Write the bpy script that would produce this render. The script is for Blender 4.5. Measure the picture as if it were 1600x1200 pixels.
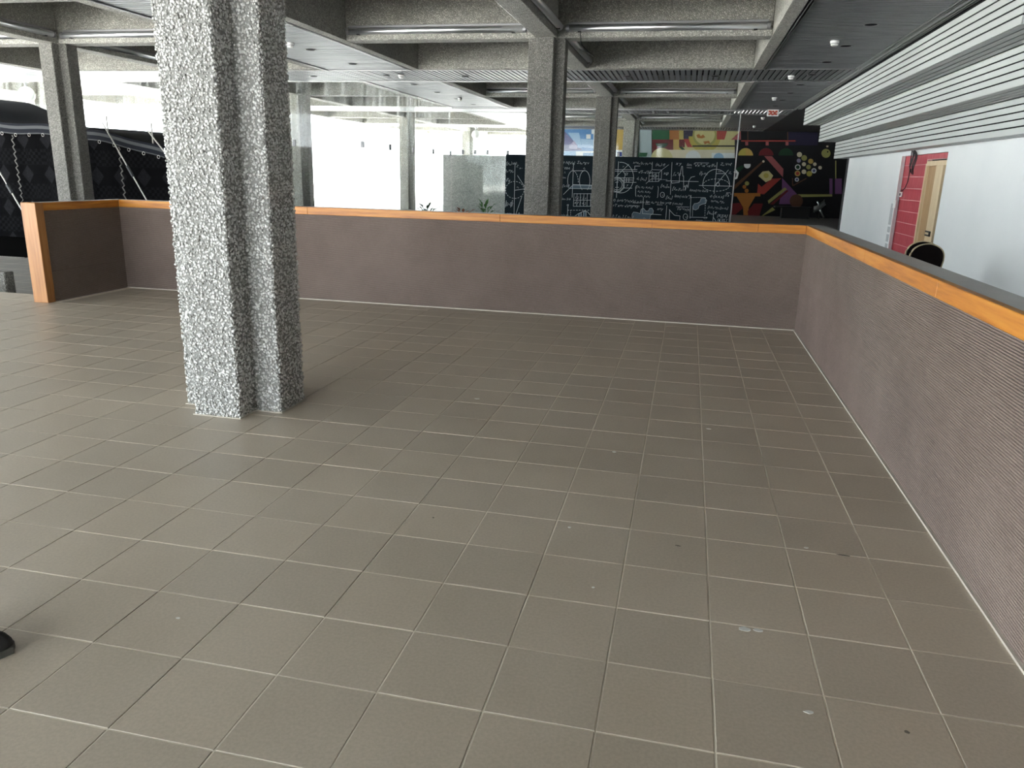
import bpy, bmesh, math, random
import numpy as np
from mathutils import Vector, Matrix

random.seed(7)
rng = np.random.default_rng(11)
SC = bpy.context.scene
for o in list(bpy.data.objects):
    bpy.data.objects.remove(o, do_unlink=True)
COL = SC.collection

# ------------------------------------------------------------------ camera
CAM_R = Vector((0.975, 0.221, 0.025)); CAM_U = Vector((-0.083, 0.255, 0.963)); CAM_F = Vector((-0.206, 0.941, -0.267))
YAW, PITCH, ROLL = math.radians(-12.356), math.radians(-15.469), math.radians(1.498)
CAM_F = Vector((math.sin(YAW)*math.cos(PITCH), math.cos(YAW)*math.cos(PITCH), math.sin(PITCH)))
_r = Vector((math.cos(YAW), -math.sin(YAW), 0)); _u = _r.cross(CAM_F)
CAM_R = math.cos(ROLL)*_r + math.sin(ROLL)*_u
CAM_U = -math.sin(ROLL)*_r + math.cos(ROLL)*_u
CAM_C = Vector((-0.196, -2.823, 1.518)); FPX = 1190.98
cam_data = bpy.data.cameras.new('camera'); cam = bpy.data.objects.new('camera', cam_data); COL.objects.link(cam)
cam_data.sensor_width = 36; cam_data.lens = FPX/1600*36; cam_data.clip_start = 0.05; cam_data.clip_end = 500
cam.matrix_world = Matrix(((CAM_R.x, CAM_U.x, -CAM_F.x, CAM_C.x), (CAM_R.y, CAM_U.y, -CAM_F.y, CAM_C.y),
                           (CAM_R.z, CAM_U.z, -CAM_F.z, CAM_C.z), (0, 0, 0, 1)))
SC.camera = cam

# ------------------------------------------------------------------ world: bright overcast day
W = bpy.data.worlds.new('world'); SC.world = W; W.use_nodes = True
bgn = W.node_tree.nodes['Background']
bgn.inputs[0].default_value = (0.90, 0.965, 1.0, 1); bgn.inputs[1].default_value = 5.0
sun_d = bpy.data.lights.new('sun', 'SUN'); sun_d.energy = 28.0; sun_d.angle = math.radians(3.0); sun_d.color = (1.0, .98, .95)
sun = bpy.data.objects.new('sun', sun_d); COL.objects.link(sun); sun.rotation_euler = (math.radians(-10), math.radians(14), 0); sun.location = (0, 0, 30)   # high midday sun, falls only on the ground outside
SC.view_settings.view_transform = 'Standard'; SC.view_settings.look = 'None'
SC.view_settings.exposure = 1.36; SC.view_settings.gamma = 1.0
try: SC.view_settings.use_curve_mapping = False
except Exception: pass

def ray(u, v): return CAM_R*((u-800)/FPX) - CAM_U*((v-600)/FPX) + CAM_F
def at_y(u, v, y): d = ray(u, v); return CAM_C + d*((y-CAM_C.y)/d.y)
def at_x(u, v, x): d = ray(u, v); return CAM_C + d*((x-CAM_C.x)/d.x)
def at_z(u, v, z): d = ray(u, v); return CAM_C + d*((z-CAM_C.z)/d.z)

# ------------------------------------------------------------------ materials
MATS = {}
def mat(name, col, rough=0.6, metal=0.0, spec=0.5):
    m = bpy.data.materials.new(name); m.use_nodes = True
    b = m.node_tree.nodes['Principled BSDF']
    b.inputs['Base Color'].default_value = (*col, 1); b.inputs['Roughness'].default_value = rough
    b.inputs['Metallic'].default_value = metal; b.inputs['Specular IOR Level'].default_value = spec
    MATS[name] = m
    return m
def N(m, t, **kw):
    n = m.node_tree.nodes.new(t)
    for k, v in kw.items(): setattr(n, k, v)
    return n
def L(m, a, b): m.node_tree.links.new(a, b)
def P(m): return m.node_tree.nodes['Principled BSDF']
def ramp(m, fac, stops):
    r = N(m, 'ShaderNodeValToRGB'); e = r.color_ramp.elements
    while len(e) < len(stops): e.new(0.5)
    for i, (p, c) in enumerate(stops): e[i].position = p; e[i].color = (*c, 1)
    L(m, fac, r.inputs[0]); return r.outputs[0]
def noise(m, scale, detail=3, vec=None, rough=0.55):
    n = N(m, 'ShaderNodeTexNoise'); n.inputs['Scale'].default_value = scale; n.inputs['Detail'].default_value = detail
    n.inputs['Roughness'].default_value = rough
    if vec is not None: L(m, vec, n.inputs['Vector'])
    return n.outputs['Fac']
def objco(m, scale=(1, 1, 1)):
    t = N(m, 'ShaderNodeTexCoord'); mp = N(m, 'ShaderNodeMapping'); mp.inputs['Scale'].default_value = scale
    L(m, t.outputs['Object'], mp.inputs[0]); return mp.outputs[0]
def bump(m, h, strength=0.3, dist=0.01):
    b = N(m, 'ShaderNodeBump'); b.inputs['Strength'].default_value = strength; b.inputs['Distance'].default_value = dist
    L(m, h, b.inputs['Height']); L(m, b.outputs[0], P(m).inputs['Normal'])
def mixc(m, fac, a, b, mode='MIX'):
    x = N(m, 'ShaderNodeMix', data_type='RGBA', blend_type=mode)
    if isinstance(fac, float): x.inputs[0].default_value = fac
    else: L(m, fac, x.inputs[0])
    for i, c in ((6, a), (7, b)):
        if isinstance(c, tuple): x.inputs[i].default_value = (*c, 1)
        else: L(m, c, x.inputs[i])
    return x.outputs[2]

# floor tile: taupe stoneware, slightly different from tile to tile
def make_tile(name, c0, c1, rough):
    m = mat(name, c0, rough, 0, 0.75)
    oi = N(m, 'ShaderNodeObjectInfo')
    geo = N(m, 'ShaderNodeNewGeometry')
    n1 = noise(m, 1.3, 4, geo.outputs['Position']); n2 = noise(m, 90, 2, geo.outputs['Position'])
    c = ramp(m, n1, [(0.3, c0), (0.7, c1)])
    c2 = ramp(m, n2, [(0.35, (0.93, 0.93, 0.93)), (0.65, (1.05, 1.05, 1.05))])
    c = mixc(m, 1.0, c, c2, 'MULTIPLY')
    c3 = ramp(m, oi.outputs['Random'], [(0, (0.94, 0.94, 0.94)), (1, (1.06, 1.05, 1.04))])
    L(m, mixc(m, 1.0, c, c3, 'MULTIPLY'), P(m).inputs['Base Color'])
    r = N(m, 'ShaderNodeMapRange'); L(m, n1, r.inputs[0]); r.inputs[3].default_value = rough-0.06; r.inputs[4].default_value = rough+0.08
    L(m, r.outputs[0], P(m).inputs['Roughness'])
    return m
make_tile('tile', (0.40, 0.348, 0.273), (0.455, 0.40, 0.322), 0.39)
make_tile('tile_lower', (0.20, 0.195, 0.18), (0.24, 0.23, 0.21), 0.4)
mat('grout', (0.74, 0.69, 0.59), 0.85)
mat('sealant', (0.50, 0.46, 0.40), 0.8)
mat('ground', (0.72, 0.71, 0.68), 0.9)

# exposed aggregate concrete
def make_aggregate(name, lo, hi, scale, bs, bd):
    m = mat(name, hi, 0.85, 0, 0.3)
    co = objco(m)
    v = N(m, 'ShaderNodeTexVoronoi', feature='DISTANCE_TO_EDGE'); v.inputs['Scale'].default_value = scale
    L(m, co, v.inputs['Vector'])
    vc = N(m, 'ShaderNodeTexVoronoi', feature='F1'); vc.inputs['Scale'].default_value = scale
    L(m, co, vc.inputs['Vector'])
    sep = N(m, 'ShaderNodeSeparateColor'); L(m, vc.outputs['Color'], sep.inputs[0])
    tone = ramp(m, sep.outputs[0], [(0, tuple(0.62*x for x in hi)), (0.6, hi), (1, tuple(min(1, 1.25*x) for x in hi))])
    edge = ramp(m, v.outputs['Distance'], [(0.03, (0, 0, 0)), (0.14, (1, 1, 1))])
    c = mixc(m, edge, lo, tone)
    big = ramp(m, noise(m, 0.9, 4, co), [(0.3, (0.85, 0.85, 0.84)), (0.7, (1.08, 1.07, 1.04))])
    L(m, mixc(m, 1.0, c, big, 'MULTIPLY'), P(m).inputs['Base Color'])
    mr = N(m, 'ShaderNodeMapRange'); L(m, v.outputs['Distance'], mr.inputs[0]); mr.inputs[2].default_value = 0.3
    bump(m, mr.outputs[0], bs, bd)
    return m
make_aggregate('aggregate', (0.115, 0.113, 0.104), (0.265, 0.26, 0.242), 42, 0.8, 0.012)
make_aggregate('concrete_pale', (0.42, 0.42, 0.40), (0.62, 0.62, 0.60), 36, 0.6, 0.01)
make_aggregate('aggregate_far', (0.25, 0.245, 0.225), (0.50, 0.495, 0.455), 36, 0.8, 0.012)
mm = mat('mortar', (0.25, 0.25, 0.238), 0.95, 0, 0.2); bump(mm, noise(mm, 60, 3, objco(mm)), 0.4, 0.004)
mp = mat('pebble', (0.55, 0.55, 0.53), 0.7, 0, 0.35)
at = N(mp, 'ShaderNodeAttribute', attribute_name='tone')
L(mp, ramp(mp, at.outputs['Fac'], [(0, (0.20, 0.197, 0.185)), (0.35, (0.47, 0.468, 0.452)), (0.8, (0.66, 0.66, 0.648)), (1, (0.82, 0.82, 0.81))]), P(mp).inputs['Base Color'])

# ribbed fabric
m = mat('ribbed_fabric', (0.3, 0.25, 0.22), 0.9, 0, 0.15)
geo = N(m, 'ShaderNodeNewGeometry')
c = ramp(m, noise(m, 1.6, 5, geo.outputs['Position'], 0.65), [(0.3, (0.205, 0.160, 0.140)), (0.7, (0.265, 0.212, 0.187))])
c2 = ramp(m, noise(m, 240, 3, geo.outputs['Position'], 0.7), [(0.34, (0.66, 0.64, 0.62)), (0.66, (1.18, 1.18, 1.17))])
L(m, mixc(m, 1.0, c, c2, 'MULTIPLY'), P(m).inputs['Base Color'])
m = mat('plaster_back', (0.42, 0.40, 0.37), 0.85)

def make_wood(name, c0, c1, c2, rough, axis):
    m = mat(name, c1, rough, 0, 0.5)
    sc = [26, 26, 26]; sc[axis] = 1.6
    co = objco(m, tuple(sc)); n = noise(m, 1.0, 6, co, 0.62)
    L(m, ramp(m, n, [(0.28, c0), (0.5, c1), (0.75, c2)]), P(m).inputs['Base Color'])
    return m
make_wood('wood_y', (0.25, 0.075, 0.008), (0.45, 0.165, 0.016), (0.57, 0.26, 0.036), 0.45, 1)
make_wood('wood_x', (0.25, 0.075, 0.008), (0.45, 0.165, 0.016), (0.57, 0.26, 0.036), 0.45, 0)
make_wood('wood_z', (0.26, 0.105, 0.028), (0.36, 0.155, 0.044), (0.42, 0.21, 0.07), 0.45, 2)
m = mat('laminate', (0.25, 0.235, 0.22), 0.32)
L(m, ramp(m, noise(m, 3, 5, objco(m, (1, 1, 1))), [(0.3, (0.22, 0.20, 0.185)), (0.7, (0.30, 0.28, 0.265))]), P(m).inputs['Base Color'])

# metal slats
m = mat('slat_metal', (0.24, 0.25, 0.26), 0.48, 0.6)
n = noise(m, 1.0, 3, objco(m, (0.6, 0.6, 1)))
L(m, ramp(m, n, [(0.3, (0.20, 0.21, 0.22)), (0.7, (0.28, 0.29, 0.30))]), P(m).inputs['Base Color'])
mat('trim_metal', (0.30, 0.30, 0.30), 0.35, 0.8)
mat('black_void', (0.010, 0.010, 0.011), 0.9, 0, 0.1)
m = mat('louvre_white', (0.60, 0.63, 0.61), 0.45)
L(m, ramp(m, noise(m, 1.2, 4, objco(m, (1, 0.35, 1))), [(0.3, (0.43, 0.452, 0.44)), (0.7, (0.49, 0.51, 0.496))]), P(m).inputs['Base Color'])
mat('aluminium', (0.80, 0.81, 0.83), 0.30, 0.9)
mat('aluminium_dull', (0.30, 0.30, 0.305), 0.45, 0.6)
mat('black_plastic', (0.012, 0.012, 0.013), 0.5)
m = mat('white_wall', (0.74, 0.76, 0.77), 0.6, 0, 0.3)
L(m, ramp(m, noise(m, 0.7, 4, objco(m)), [(0.3, (0.71, 0.735, 0.745)), (0.7, (0.76, 0.78, 0.785))]), P(m).inputs['Base Color'])
mat('white_plastic', (0.82, 0.82, 0.80), 0.35)
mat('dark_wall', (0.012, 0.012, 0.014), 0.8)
mat('grey_patch', (0.42, 0.44, 0.46), 0.7)
m = mat('red_tile', (0.42, 0.05, 0.07), 0.45)
L(m, ramp(m, noise(m, 1.0, 4, objco(m, (1, 28, 2.2)), 0.7), [(0.3, (0.33, 0.022, 0.035)), (0.5, (0.45, 0.045, 0.065)), (0.72, (0.55, 0.14, 0.15))]), P(m).inputs['Base Color'])
mat('red_grout', (0.62, 0.42, 0.40), 0.8)
make_wood('door_wood', (0.34, 0.20, 0.09), (0.40, 0.25, 0.12), (0.46, 0.30, 0.16), 0.5, 2)
make_wood('pine', (0.55, 0.42, 0.25), (0.66, 0.52, 0.33), (0.74, 0.62, 0.43), 0.5, 2)
mat('chair_fabric', (0.006, 0.004, 0.004), 0.9, 0, 0.1)
mat('chair_frame', (0.52, 0.43, 0.28), 0.35, 0.6)
mat('chalkboard', (0.012, 0.019, 0.024), 0.8, 0, 0.08)
mat('chalk', (0.50, 0.54, 0.55), 0.9, 0, 0.1)
mat('chalk_blue', (0.10, 0.14, 0.17), 0.9, 0, 0.1)
mat('leaf', (0.055, 0.16, 0.035), 0.5)
mat('leaf_dark', (0.03, 0.055, 0.02), 0.5)
mat('terracotta', (0.30, 0.11, 0.06), 0.8)
mat('pot_dark', (0.03, 0.03, 0.03), 0.6)
mat('rope', (0.42, 0.41, 0.38), 0.9)
mat('braid', (0.16, 0.155, 0.145), 0.9)
mat('shoe_upper', (0.012, 0.012, 0.013), 0.6)
mat('shoe_sole', (0.10, 0.10, 0.09), 0.7)
mat('steel', (0.55, 0.55, 0.55), 0.3, 1.0)
mat('globe_glass', (0.85, 0.85, 0.82), 0.3)
mat('sign_red', (0.55, 0.08, 0.04), 0.6)
mat('stain_pale', (0.66, 0.67, 0.64), 0.6)
mat('stain_dark', (0.13, 0.115, 0.09), 0.6)

# tent cloth: black wool with woven diamond bands
m = mat('tent_cloth', (0.008, 0.008, 0.009), 1.0, 0, 0.02)
co = objco(m, (1, 1, 1)); sx = N(m, 'ShaderNodeSeparateXYZ'); L(m, co, sx.inputs[0])
def mth(m, op, a, b=None):
    n = N(m, 'ShaderNodeMath', operation=op)
    for i, x in enumerate((a, b)):
        if x is None: continue
        if isinstance(x, (int, float)): n.inputs[i].default_value = x
        else: L(m, x, n.inputs[i])
    return n.outputs[0]
fx = mth(m, 'ABSOLUTE', mth(m, 'SUBTRACT', mth(m, 'FRACT', mth(m, 'MULTIPLY', sx.outputs[0], 1.55)), 0.5))
fz = mth(m, 'ABSOLUTE', mth(m, 'SUBTRACT', mth(m, 'FRACT', mth(m, 'MULTIPLY', sx.outputs[2], 1.25)), 0.5))
dia = mth(m, 'LESS_THAN', mth(m, 'ADD', fx, fz), 0.27)
ch = N(m, 'ShaderNodeTexChecker'); ch.inputs['Scale'].default_value = 14; L(m, co, ch.inputs[0])
dots = mth(m, 'MULTIPLY', mth(m, 'GREATER_THAN', fz, 0.27), ch.outputs['Fac'])
pat = mth(m, 'ADD', mth(m, 'MULTIPLY', dia, 0.9), mth(m, 'MULTIPLY', dots, 0.45))
pat = mth(m, 'MULTIPLY', pat, noise(m, 25, 3, co))
L(m, mixc(m, pat, (0.003, 0.003, 0.0034), (0.017, 0.017, 0.019)), P(m).inputs['Base Color'])
mat('tent_roof', (0.008, 0.009, 0.013), 0.85, 0, 0.12)
mat('tent_band', (0.04, 0.043, 0.046), 0.85)
mat('carpet', (0.005, 0.005, 0.005), 1.0, 0, 0.0)

# architectural glass: thin pane, clear with faint reflections and water streaks
def make_glass(name, streak, tint):
    m = bpy.data.materials.new(name); m.use_nodes = True; MATS[name] = m
    nt = m.node_tree; nt.nodes.remove(nt.nodes['Principled BSDF']); out = nt.nodes['Material Output']
    tr = N(m, 'ShaderNodeBsdfTransparent'); tr.inputs[0].default_value = (*tint, 1)
    gl = N(m, 'ShaderNodeBsdfGlossy'); gl.inputs['Roughness'].default_value = 0.03
    lw = N(m, 'ShaderNodeLayerWeight'); lw.inputs[0].default_value = 0.5
    f = mth(m, 'ADD', mth(m, 'MULTIPLY', mth(m, 'POWER', lw.outputs['Facing'], 5.0), 0.6), 0.02)
    mx = N(m, 'ShaderNodeMixShader'); L(m, f, mx.inputs[0]); L(m, tr.outputs[0], mx.inputs[1]); L(m, gl.outputs[0], mx.inputs[2])
    df = N(m, 'ShaderNodeBsdfTranslucent'); df.inputs[0].default_value = (0.8, 0.82, 0.82, 1)
    geo = N(m, 'ShaderNodeNewGeometry'); mp = N(m, 'ShaderNodeMapping'); mp.inputs['Scale'].default_value = (4.5, 4.5, 0.35)
    L(m, geo.outputs['Position'], mp.inputs[0])
    s = noise(m, 1.0, 5, mp.outputs[0], 0.6)
    s2 = ramp(m, s, [(0.42, (0, 0, 0)), (0.72, (1, 1, 1))])
    sp = N(m, 'ShaderNodeSeparateXYZ'); L(m, geo.outputs['Position'], sp.inputs[0])
    hi = N(m, 'ShaderNodeMapRange'); L(m, sp.outputs[2], hi.inputs[0]); hi.inputs[1].default_value = 1.5; hi.inputs[2].default_value = 3.6
    hi.inputs[3].default_value = 0.25; hi.inputs[4].default_value = 1.0
    k = mth(m, 'MULTIPLY', mth(m, 'MULTIPLY', s2, hi.outputs[0]), streak)
    mx2 = N(m, 'ShaderNodeMixShader'); L(m, k, mx2.inputs[0]); L(m, mx.outputs[0], mx2.inputs[1]); L(m, df.outputs[0], mx2.inputs[2])
    L(m, mx2.outputs[0], out.inputs[0])
    return m
make_glass('glass_dirty', 0.20, (0.97, 0.985, 0.98))
make_glass('glass', 0.04, (0.965, 0.98, 0.975))

# ------------------------------------------------------------------ mesh helpers
class MB:
    def __init__(s): s.v = []; s.f = []
    def add(s, vs, fs):
        o = len(s.v); s.v += [tuple(x) for x in vs]; s.f += [tuple(i+o for i in f) for f in fs]; return s
    def box(s, x0, x1, y0, y1, z0, z1, ch=0.0):
        if ch <= 0:
            vs = [(x, y, z) for z in (z0, z1) for x, y in ((x0, y0), (x1, y0), (x1, y1), (x0, y1))]
            return s.add(vs, [(3, 2, 1, 0), (4, 5, 6, 7), (0, 1, 5, 4), (1, 2, 6, 5), (2, 3, 7, 6), (3, 0, 4, 7)])
        b = bmesh.new()
        vv = [b.verts.new(q) for q in [(x, y, z) for z in (z0, z1) for x, y in ((x0, y0), (x1, y0), (x1, y1), (x0, y1))]]
        for f in [(3, 2, 1, 0), (4, 5, 6, 7), (0, 1, 5, 4), (1, 2, 6, 5), (2, 3, 7, 6), (3, 0, 4, 7)]: b.faces.new([vv[i] for i in f])
        bmesh.ops.bevel(b, geom=b.edges[:], offset=ch, segments=1, affect='EDGES')
        b.verts.index_update()
        s.add([tuple(q.co) for q in b.verts], [tuple(q.index for q in f.verts) for f in b.faces]); b.free(); return s
    def prism(s, pts, z0, z1):
        n = len(pts); vs = [(x, y, z0) for x, y in pts]+[(x, y, z1) for x, y in pts]
        return s.add(vs, [tuple(range(n-1, -1, -1)), tuple(range(n, 2*n))]+[(i, (i+1) % n, (i+1) % n+n, i+n) for i in range(n)])
    def tube(s, pts, r, n=8, cap=True):
        pts = [Vector(q) for q in pts]; rr = r if isinstance(r, (list, tuple)) else [r]*len(pts); o = []
        for i, q in enumerate(pts):
            t = (pts[min(i+1, len(pts)-1)]-pts[max(i-1, 0)]).normalized()
            a = t.cross(Vector((0, 0, 1))) if abs(t.z) < 0.95 else t.cross(Vector((1, 0, 0))); a.normalize(); b = t.cross(a)
            o += [q+rr[i]*(math.cos(2*math.pi*k/n)*a+math.sin(2*math.pi*k/n)*b) for k in range(n)]
        fs = [(i*n+k, i*n+(k+1) % n, (i+1)*n+(k+1) % n, (i+1)*n+k) for i in range(len(pts)-1) for k in range(n)]
        if cap: fs += [tuple(range(n-1, -1, -1)), tuple((len(pts)-1)*n+k for k in range(n))]
        return s.add(o, fs)
    def lathe(s, prof, c=(0, 0, 0), n=16):
        vs = [(c[0]+r*math.cos(2*math.pi*k/n), c[1]+r*math.sin(2*math.pi*k/n), c[2]+z) for r, z in prof for k in range(n)]
        return s.add(vs, [(i*n+k, i*n+(k+1) % n, (i+1)*n+(k+1) % n, (i+1)*n+k) for i in range(len(prof)-1) for k in range(n)])
    def build(s, name, m, parent=None, smooth=False, loc=None):
        me = bpy.data.meshes.new(name); me.from_pydata(s.v, [], s.f); me.update()
        return link(name, me, m, parent, smooth, loc)
def link(name, me, m, parent=None, smooth=False, loc=None):
    if m is not None and not me.materials: me.materials.append(MATS[m])
    if smooth: me.polygons.foreach_set('use_smooth', [True]*len(me.polygons))
    o = bpy.data.objects.new(name, me); COL.objects.link(o)
    if parent: o.parent = parent
    if loc: o.location = loc
    return o
def tag(o, label=None, cat=None, group=None, kind=None):
    if label: o['label'] = label
    if cat: o['category'] = cat
    if group: o['group'] = group
    if kind: o['kind'] = kind
    return o
def empty(name, loc=(0, 0, 0), rz=0.0):
    o = bpy.data.objects.new(name, None); COL.objects.link(o); o.location = loc; o.rotation_euler.z = rz; o.empty_display_size = 0.2
    return o
def structure(name, loc=(0, 0, 0)): return tag(empty(name, loc), kind='structure')
def copy_tree(o, parent=None):
    c = o.copy(); COL.objects.link(c)
    if parent: c.parent = parent
    for ch in [x for x in bpy.data.objects if x.parent == o]: copy_tree(ch, c)
    return c

# ------------------------------------------------------------------ grid of the building
T = 0.33                       # tile pitch
S = 10.65                      # column pitch
CX, CY = -2.965, 1.555         # the near column
HB = 4.15                      # half a ceiling bay
ZS = 3.90                      # soffit
ZL = -0.32                     # lower floor
def grid(i, j): return CX+i*S, CY+j*S

# ------------------------------------------------------------------ raised floor with tiles
floor = structure('floor')
MB().box(-16, 0.995, -9, 4.66, ZL, -0.0022).box(-7.2, 0.995, 4.66, 5.5, ZL, -0.0022).build('grout_bed', 'grout', floor)
def tile_mesh(w, d):
    b = MB(); c = 0.0014; h = 0.0; s = -0.0075
    x0, x1, y0, y1 = -w/2, w/2, -d/2, d/2
    b.add([(x0, y0, s), (x1, y0, s), (x1, y1, s), (x0, y1, s), (x0, y0, h-c), (x1, y0, h-c), (x1, y1, h-c), (x0, y1, h-c),
           (x0+c, y0+c, h), (x1-c, y0+c, h), (x1-c, y1-c, h), (x0+c, y1-c, h)],
          [(0, 1, 5, 4), (1, 2, 6, 5), (2, 3, 7, 6), (3, 0, 4, 7), (4, 5, 9, 8), (5, 6, 10, 9), (6, 7, 11, 10), (7, 4, 8, 11), (8, 9, 10, 11)])
    return b
J = 0.0052
def project(p):
    d = Vector(p)-CAM_C; w = d.dot(CAM_F)
    if w < 0.2: return None
    return 800+FPX*d.dot(CAM_R)/w, 600-FPX*d.dot(CAM_U)/w, w
cells = []
for i in range(-48, 3):
    for j in range(-24, 17):
        x0, x1, y0, y1 = i*T, (i+1)*T, j*T, min((j+1)*T, 5.5)
        if x1 <= -7.2+1e-6: y1 = min(y1, 4.66)
        elif x0 < -7.2: y1 = min(y1, 4.3)
        if y1-y0 < 0.03: continue
        cx, cy = (x0+x1)/2, (y0+y1)/2
        if abs(cx-CX) < 0.12 and abs(cy-CY) < 0.12: continue
        q = project((cx, cy, 0)); area = 0
        if q and -120 < q[0] < 1720 and 300 < q[1] < 1320: area = (y1-y0)/T/q[2]**3*max(0.01, 1)
        cells.append((area, cx, cy, x1-x0, y1-y0))
cells.sort(key=lambda c: -c[0])
cache = {}
for k, (a, cx, cy, w, d) in enumerate(cells[:300]):
    key = (round(w, 4), round(d, 4))
    if key not in cache:
        me = bpy.data.meshes.new('tile'); b = tile_mesh(w-J, d-J); me.from_pydata(b.v, [], b.f); me.materials.append(MATS['tile']); cache[key] = me
    o = link('tile', cache[key], None, floor, loc=(cx+random.uniform(-.0006, .0006), cy+random.uniform(-.0006, .0006), random.uniform(-.0006, .0006)))
    o.rotation_euler = (random.gauss(0, .0009), random.gauss(0, .0009), random.gauss(0, .0006))
b = MB()
for (a, cx, cy, w, d) in cells[300:]:
    t = tile_mesh(w-J, d-J); dz = random.uniform(-.0006, .0006)
    b.add([(x+cx, y+cy, z+dz) for x, y, z in t.v], t.f)
tag(b.build('tile_field', 'tile', floor), kind='stuff')
# paint splashes and dirt trodden into the tiles
def blob(u, v, rx, ry, m, name='paint_mark'):
    c = at_z(u, v, 0.0); n = 12
    pts = [(c.x+rx*math.cos(2*math.pi*k/n)*random.uniform(.7, 1.1), c.y+ry*math.sin(2*math.pi*k/n)*random.uniform(.7, 1.1)) for k in range(n)]
    MB().prism(pts, 0.0001, 0.0013).build(name, m, floor)
for a in [(1163, 983, .022, .014, 'stain_pale'), (1184, 985, .018, .010, 'stain_pale'), (960, 706, .012, .012, 'stain_pale'),
          (927, 918, .006, .006, 'stain_pale'), (278, 966, .008, .006, 'stain_pale'), (1260, 856, .010, .008, 'stain_pale'),
          (1107, 670, .016, .010, 'stain_pale'), (890, 824, .008, .008, 'stain_pale'), (745, 623, .02, .012, 'stain_pale'), (1264, 1113, .016, .008, 'stain_pale'),
          (1059, 853, .012, .006, 'stain_dark'), (1318, 868, .03, .008, 'stain_dark'), (677, 809, .006, .006, 'stain_dark'), (1417, 1144, .008, .007, 'stain_dark')]:
    blob(*a)

low = structure('floor_lower')
MB().box(-21, 9, -14, 40.4, ZL-0.1, ZL).build('paving', 'tile_lower', low)
b = MB()
for j in range(0, 26): b.box(-21, -7.4, 4.7+j*.6, 4.7+j*.6+.006, ZL, ZL+.0006)
for i in range(0, 24): b.box(-7.4-i*.6, -7.4-i*.6+.006, 4.7, 20, ZL, ZL+.0006)
b.build('joint_lines', 'grout', low)
MB().box(-90, 60, -70, 110, ZL-0.5, ZL-0.12).build('outdoor_ground', 'ground', None).__setitem__('kind', 'structure')

# ------------------------------------------------------------------ ceiling bays: concrete coffers, one to a column
def cross_section(e, a): return [(-a, -e), (a, -e), (a, -a), (e, -a), (e, a), (a, a), (a, e), (-a, e), (-a, a), (-e, a), (-e, -a), (-a, -a)]
def chamfer(pts, c=0.012):
    out = []; n = len(pts)
    for i in range(n):
        p, a, b_ = Vector(pts[i]), Vector(pts[i-1]), Vector(pts[(i+1) % n])
        out += [tuple(p+(a-p).normalized()*c), tuple(p+(b_-p).normalized()*c)]
    return out
ZT = 5.15
bay0 = structure('ceiling_bay')
MB().box(-HB, HB, -HB, HB, ZT, ZT+0.2).build('slab', 'aggregate_far', bay0)
for sx_ in (-1, 1):
    x = sx_*(HB-0.11); MB().box(x-.11, x+.11, -HB, HB, ZS, ZT, .01).build('edge_beam', 'aggregate_far', bay0)
    MB().box(-HB+.22, HB-.22, x-.11, x+.11, ZS, ZT, .01).build('edge_beam', 'aggregate_far', bay0)
    MB().box(min(.2*sx_, (HB-.22)*sx_), max(.2*sx_, (HB-.22)*sx_), -.2, .2, ZS+.003, ZT, .012).build('cross_beam', 'aggregate_far', bay0)
    MB().box(-.2, .2, min(.2*sx_, (HB-.22)*sx_), max(.2*sx_, (HB-.22)*sx_), ZS+.003, ZT, .012).build('cross_beam', 'aggregate_far', bay0)
MB().box(-.2, .2, -.2, .2, ZS, ZT).build('hub', 'aggregate_far', bay0)
BAYS = [(0, 0), (0, 1), (0, 2), (0, 3), (-1, 0), (-1, 1), (-1, 2), (-1, 3), (-1, 4), (-2, 1), (-2, 2)]  # the bay before the last is unseen, added to shade the far left column
for k, (i, j) in enumerate(BAYS):
    bb = bay0 if k == 0 else copy_tree(bay0)
    x, y = grid(i, j); bb.location = (x, y, 0)

# ------------------------------------------------------------------ slatted metal strips between the bays
def strip(name, x0, x1, y0, y1, along, pitch=0.133, gap=0.034, margin=0.10, holes=True):
    """slats run across the strip; 'along' is the strip's long axis"""
    st = structure(name)
    MB().box(x0, x1, y0, y1, ZS+0.16, ZS+0.2).build('backing_board', 'black_void', st)
    if along == 'y':
        n = int((y1-y0)/pitch); me = bpy.data.meshes.new('slat'); b = MB(); w = pitch-gap
        b.box(x0+margin, x1-margin, -w/2, w/2, 0, .016, .003); me.from_pydata(b.v, [], b.f); me.materials.append(MATS['slat_metal'])
        for k in range(n):
            o = link('slat', me, None, st, loc=(0, y0+(k+.5)*(y1-y0)/n, ZS+.012+random.uniform(-.002, .002))); o.rotation_euler.x = random.gauss(0, .012)
        for xx, sg in ((x0, 1), (x1, -1)):
            for q in (0.03, 0.075):
                MB().box(min(xx+sg*q, xx+sg*(q+.012)), max(xx+sg*q, xx+sg*(q+.012)), y0, y1, ZS-.004, ZS+.05).build('edge_rail', 'trim_metal', st)
    else:
        n = int((x1-x0)/pitch); me = bpy.data.meshes.new('slat'); b = MB(); w = pitch-gap
        b.box(-w/2, w/2, y0+margin*.5, y1-margin*.5, 0, .016, .003); me.from_pydata(b.v, [], b.f); me.materials.append(MATS['slat_metal'])
        for k in range(n):
            o = link('slat', me, None, st, loc=(x0+(k+.5)*(x1-x0)/n, 0, ZS+.012+random.uniform(-.002, .002))); o.rotation_euler.y = random.gauss(0, .012)
        for yy, sg in ((y0, 1), (y1, -1)):
            MB().box(x0, x1, min(yy+sg*.012, yy+sg*.03), max(yy+sg*.012, yy+sg*.03), ZS-.004, ZS+.05).build('edge_rail', 'trim_metal', st)
    return st
XR0, XR1 = CX+HB, 3.22                      # strip beside the louvres
XL0, XL1 = CX-S+HB, CX-HB                   # strip beside the glass wall
def by(j): return CY+j*S-HB, CY+j*S+HB
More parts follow.
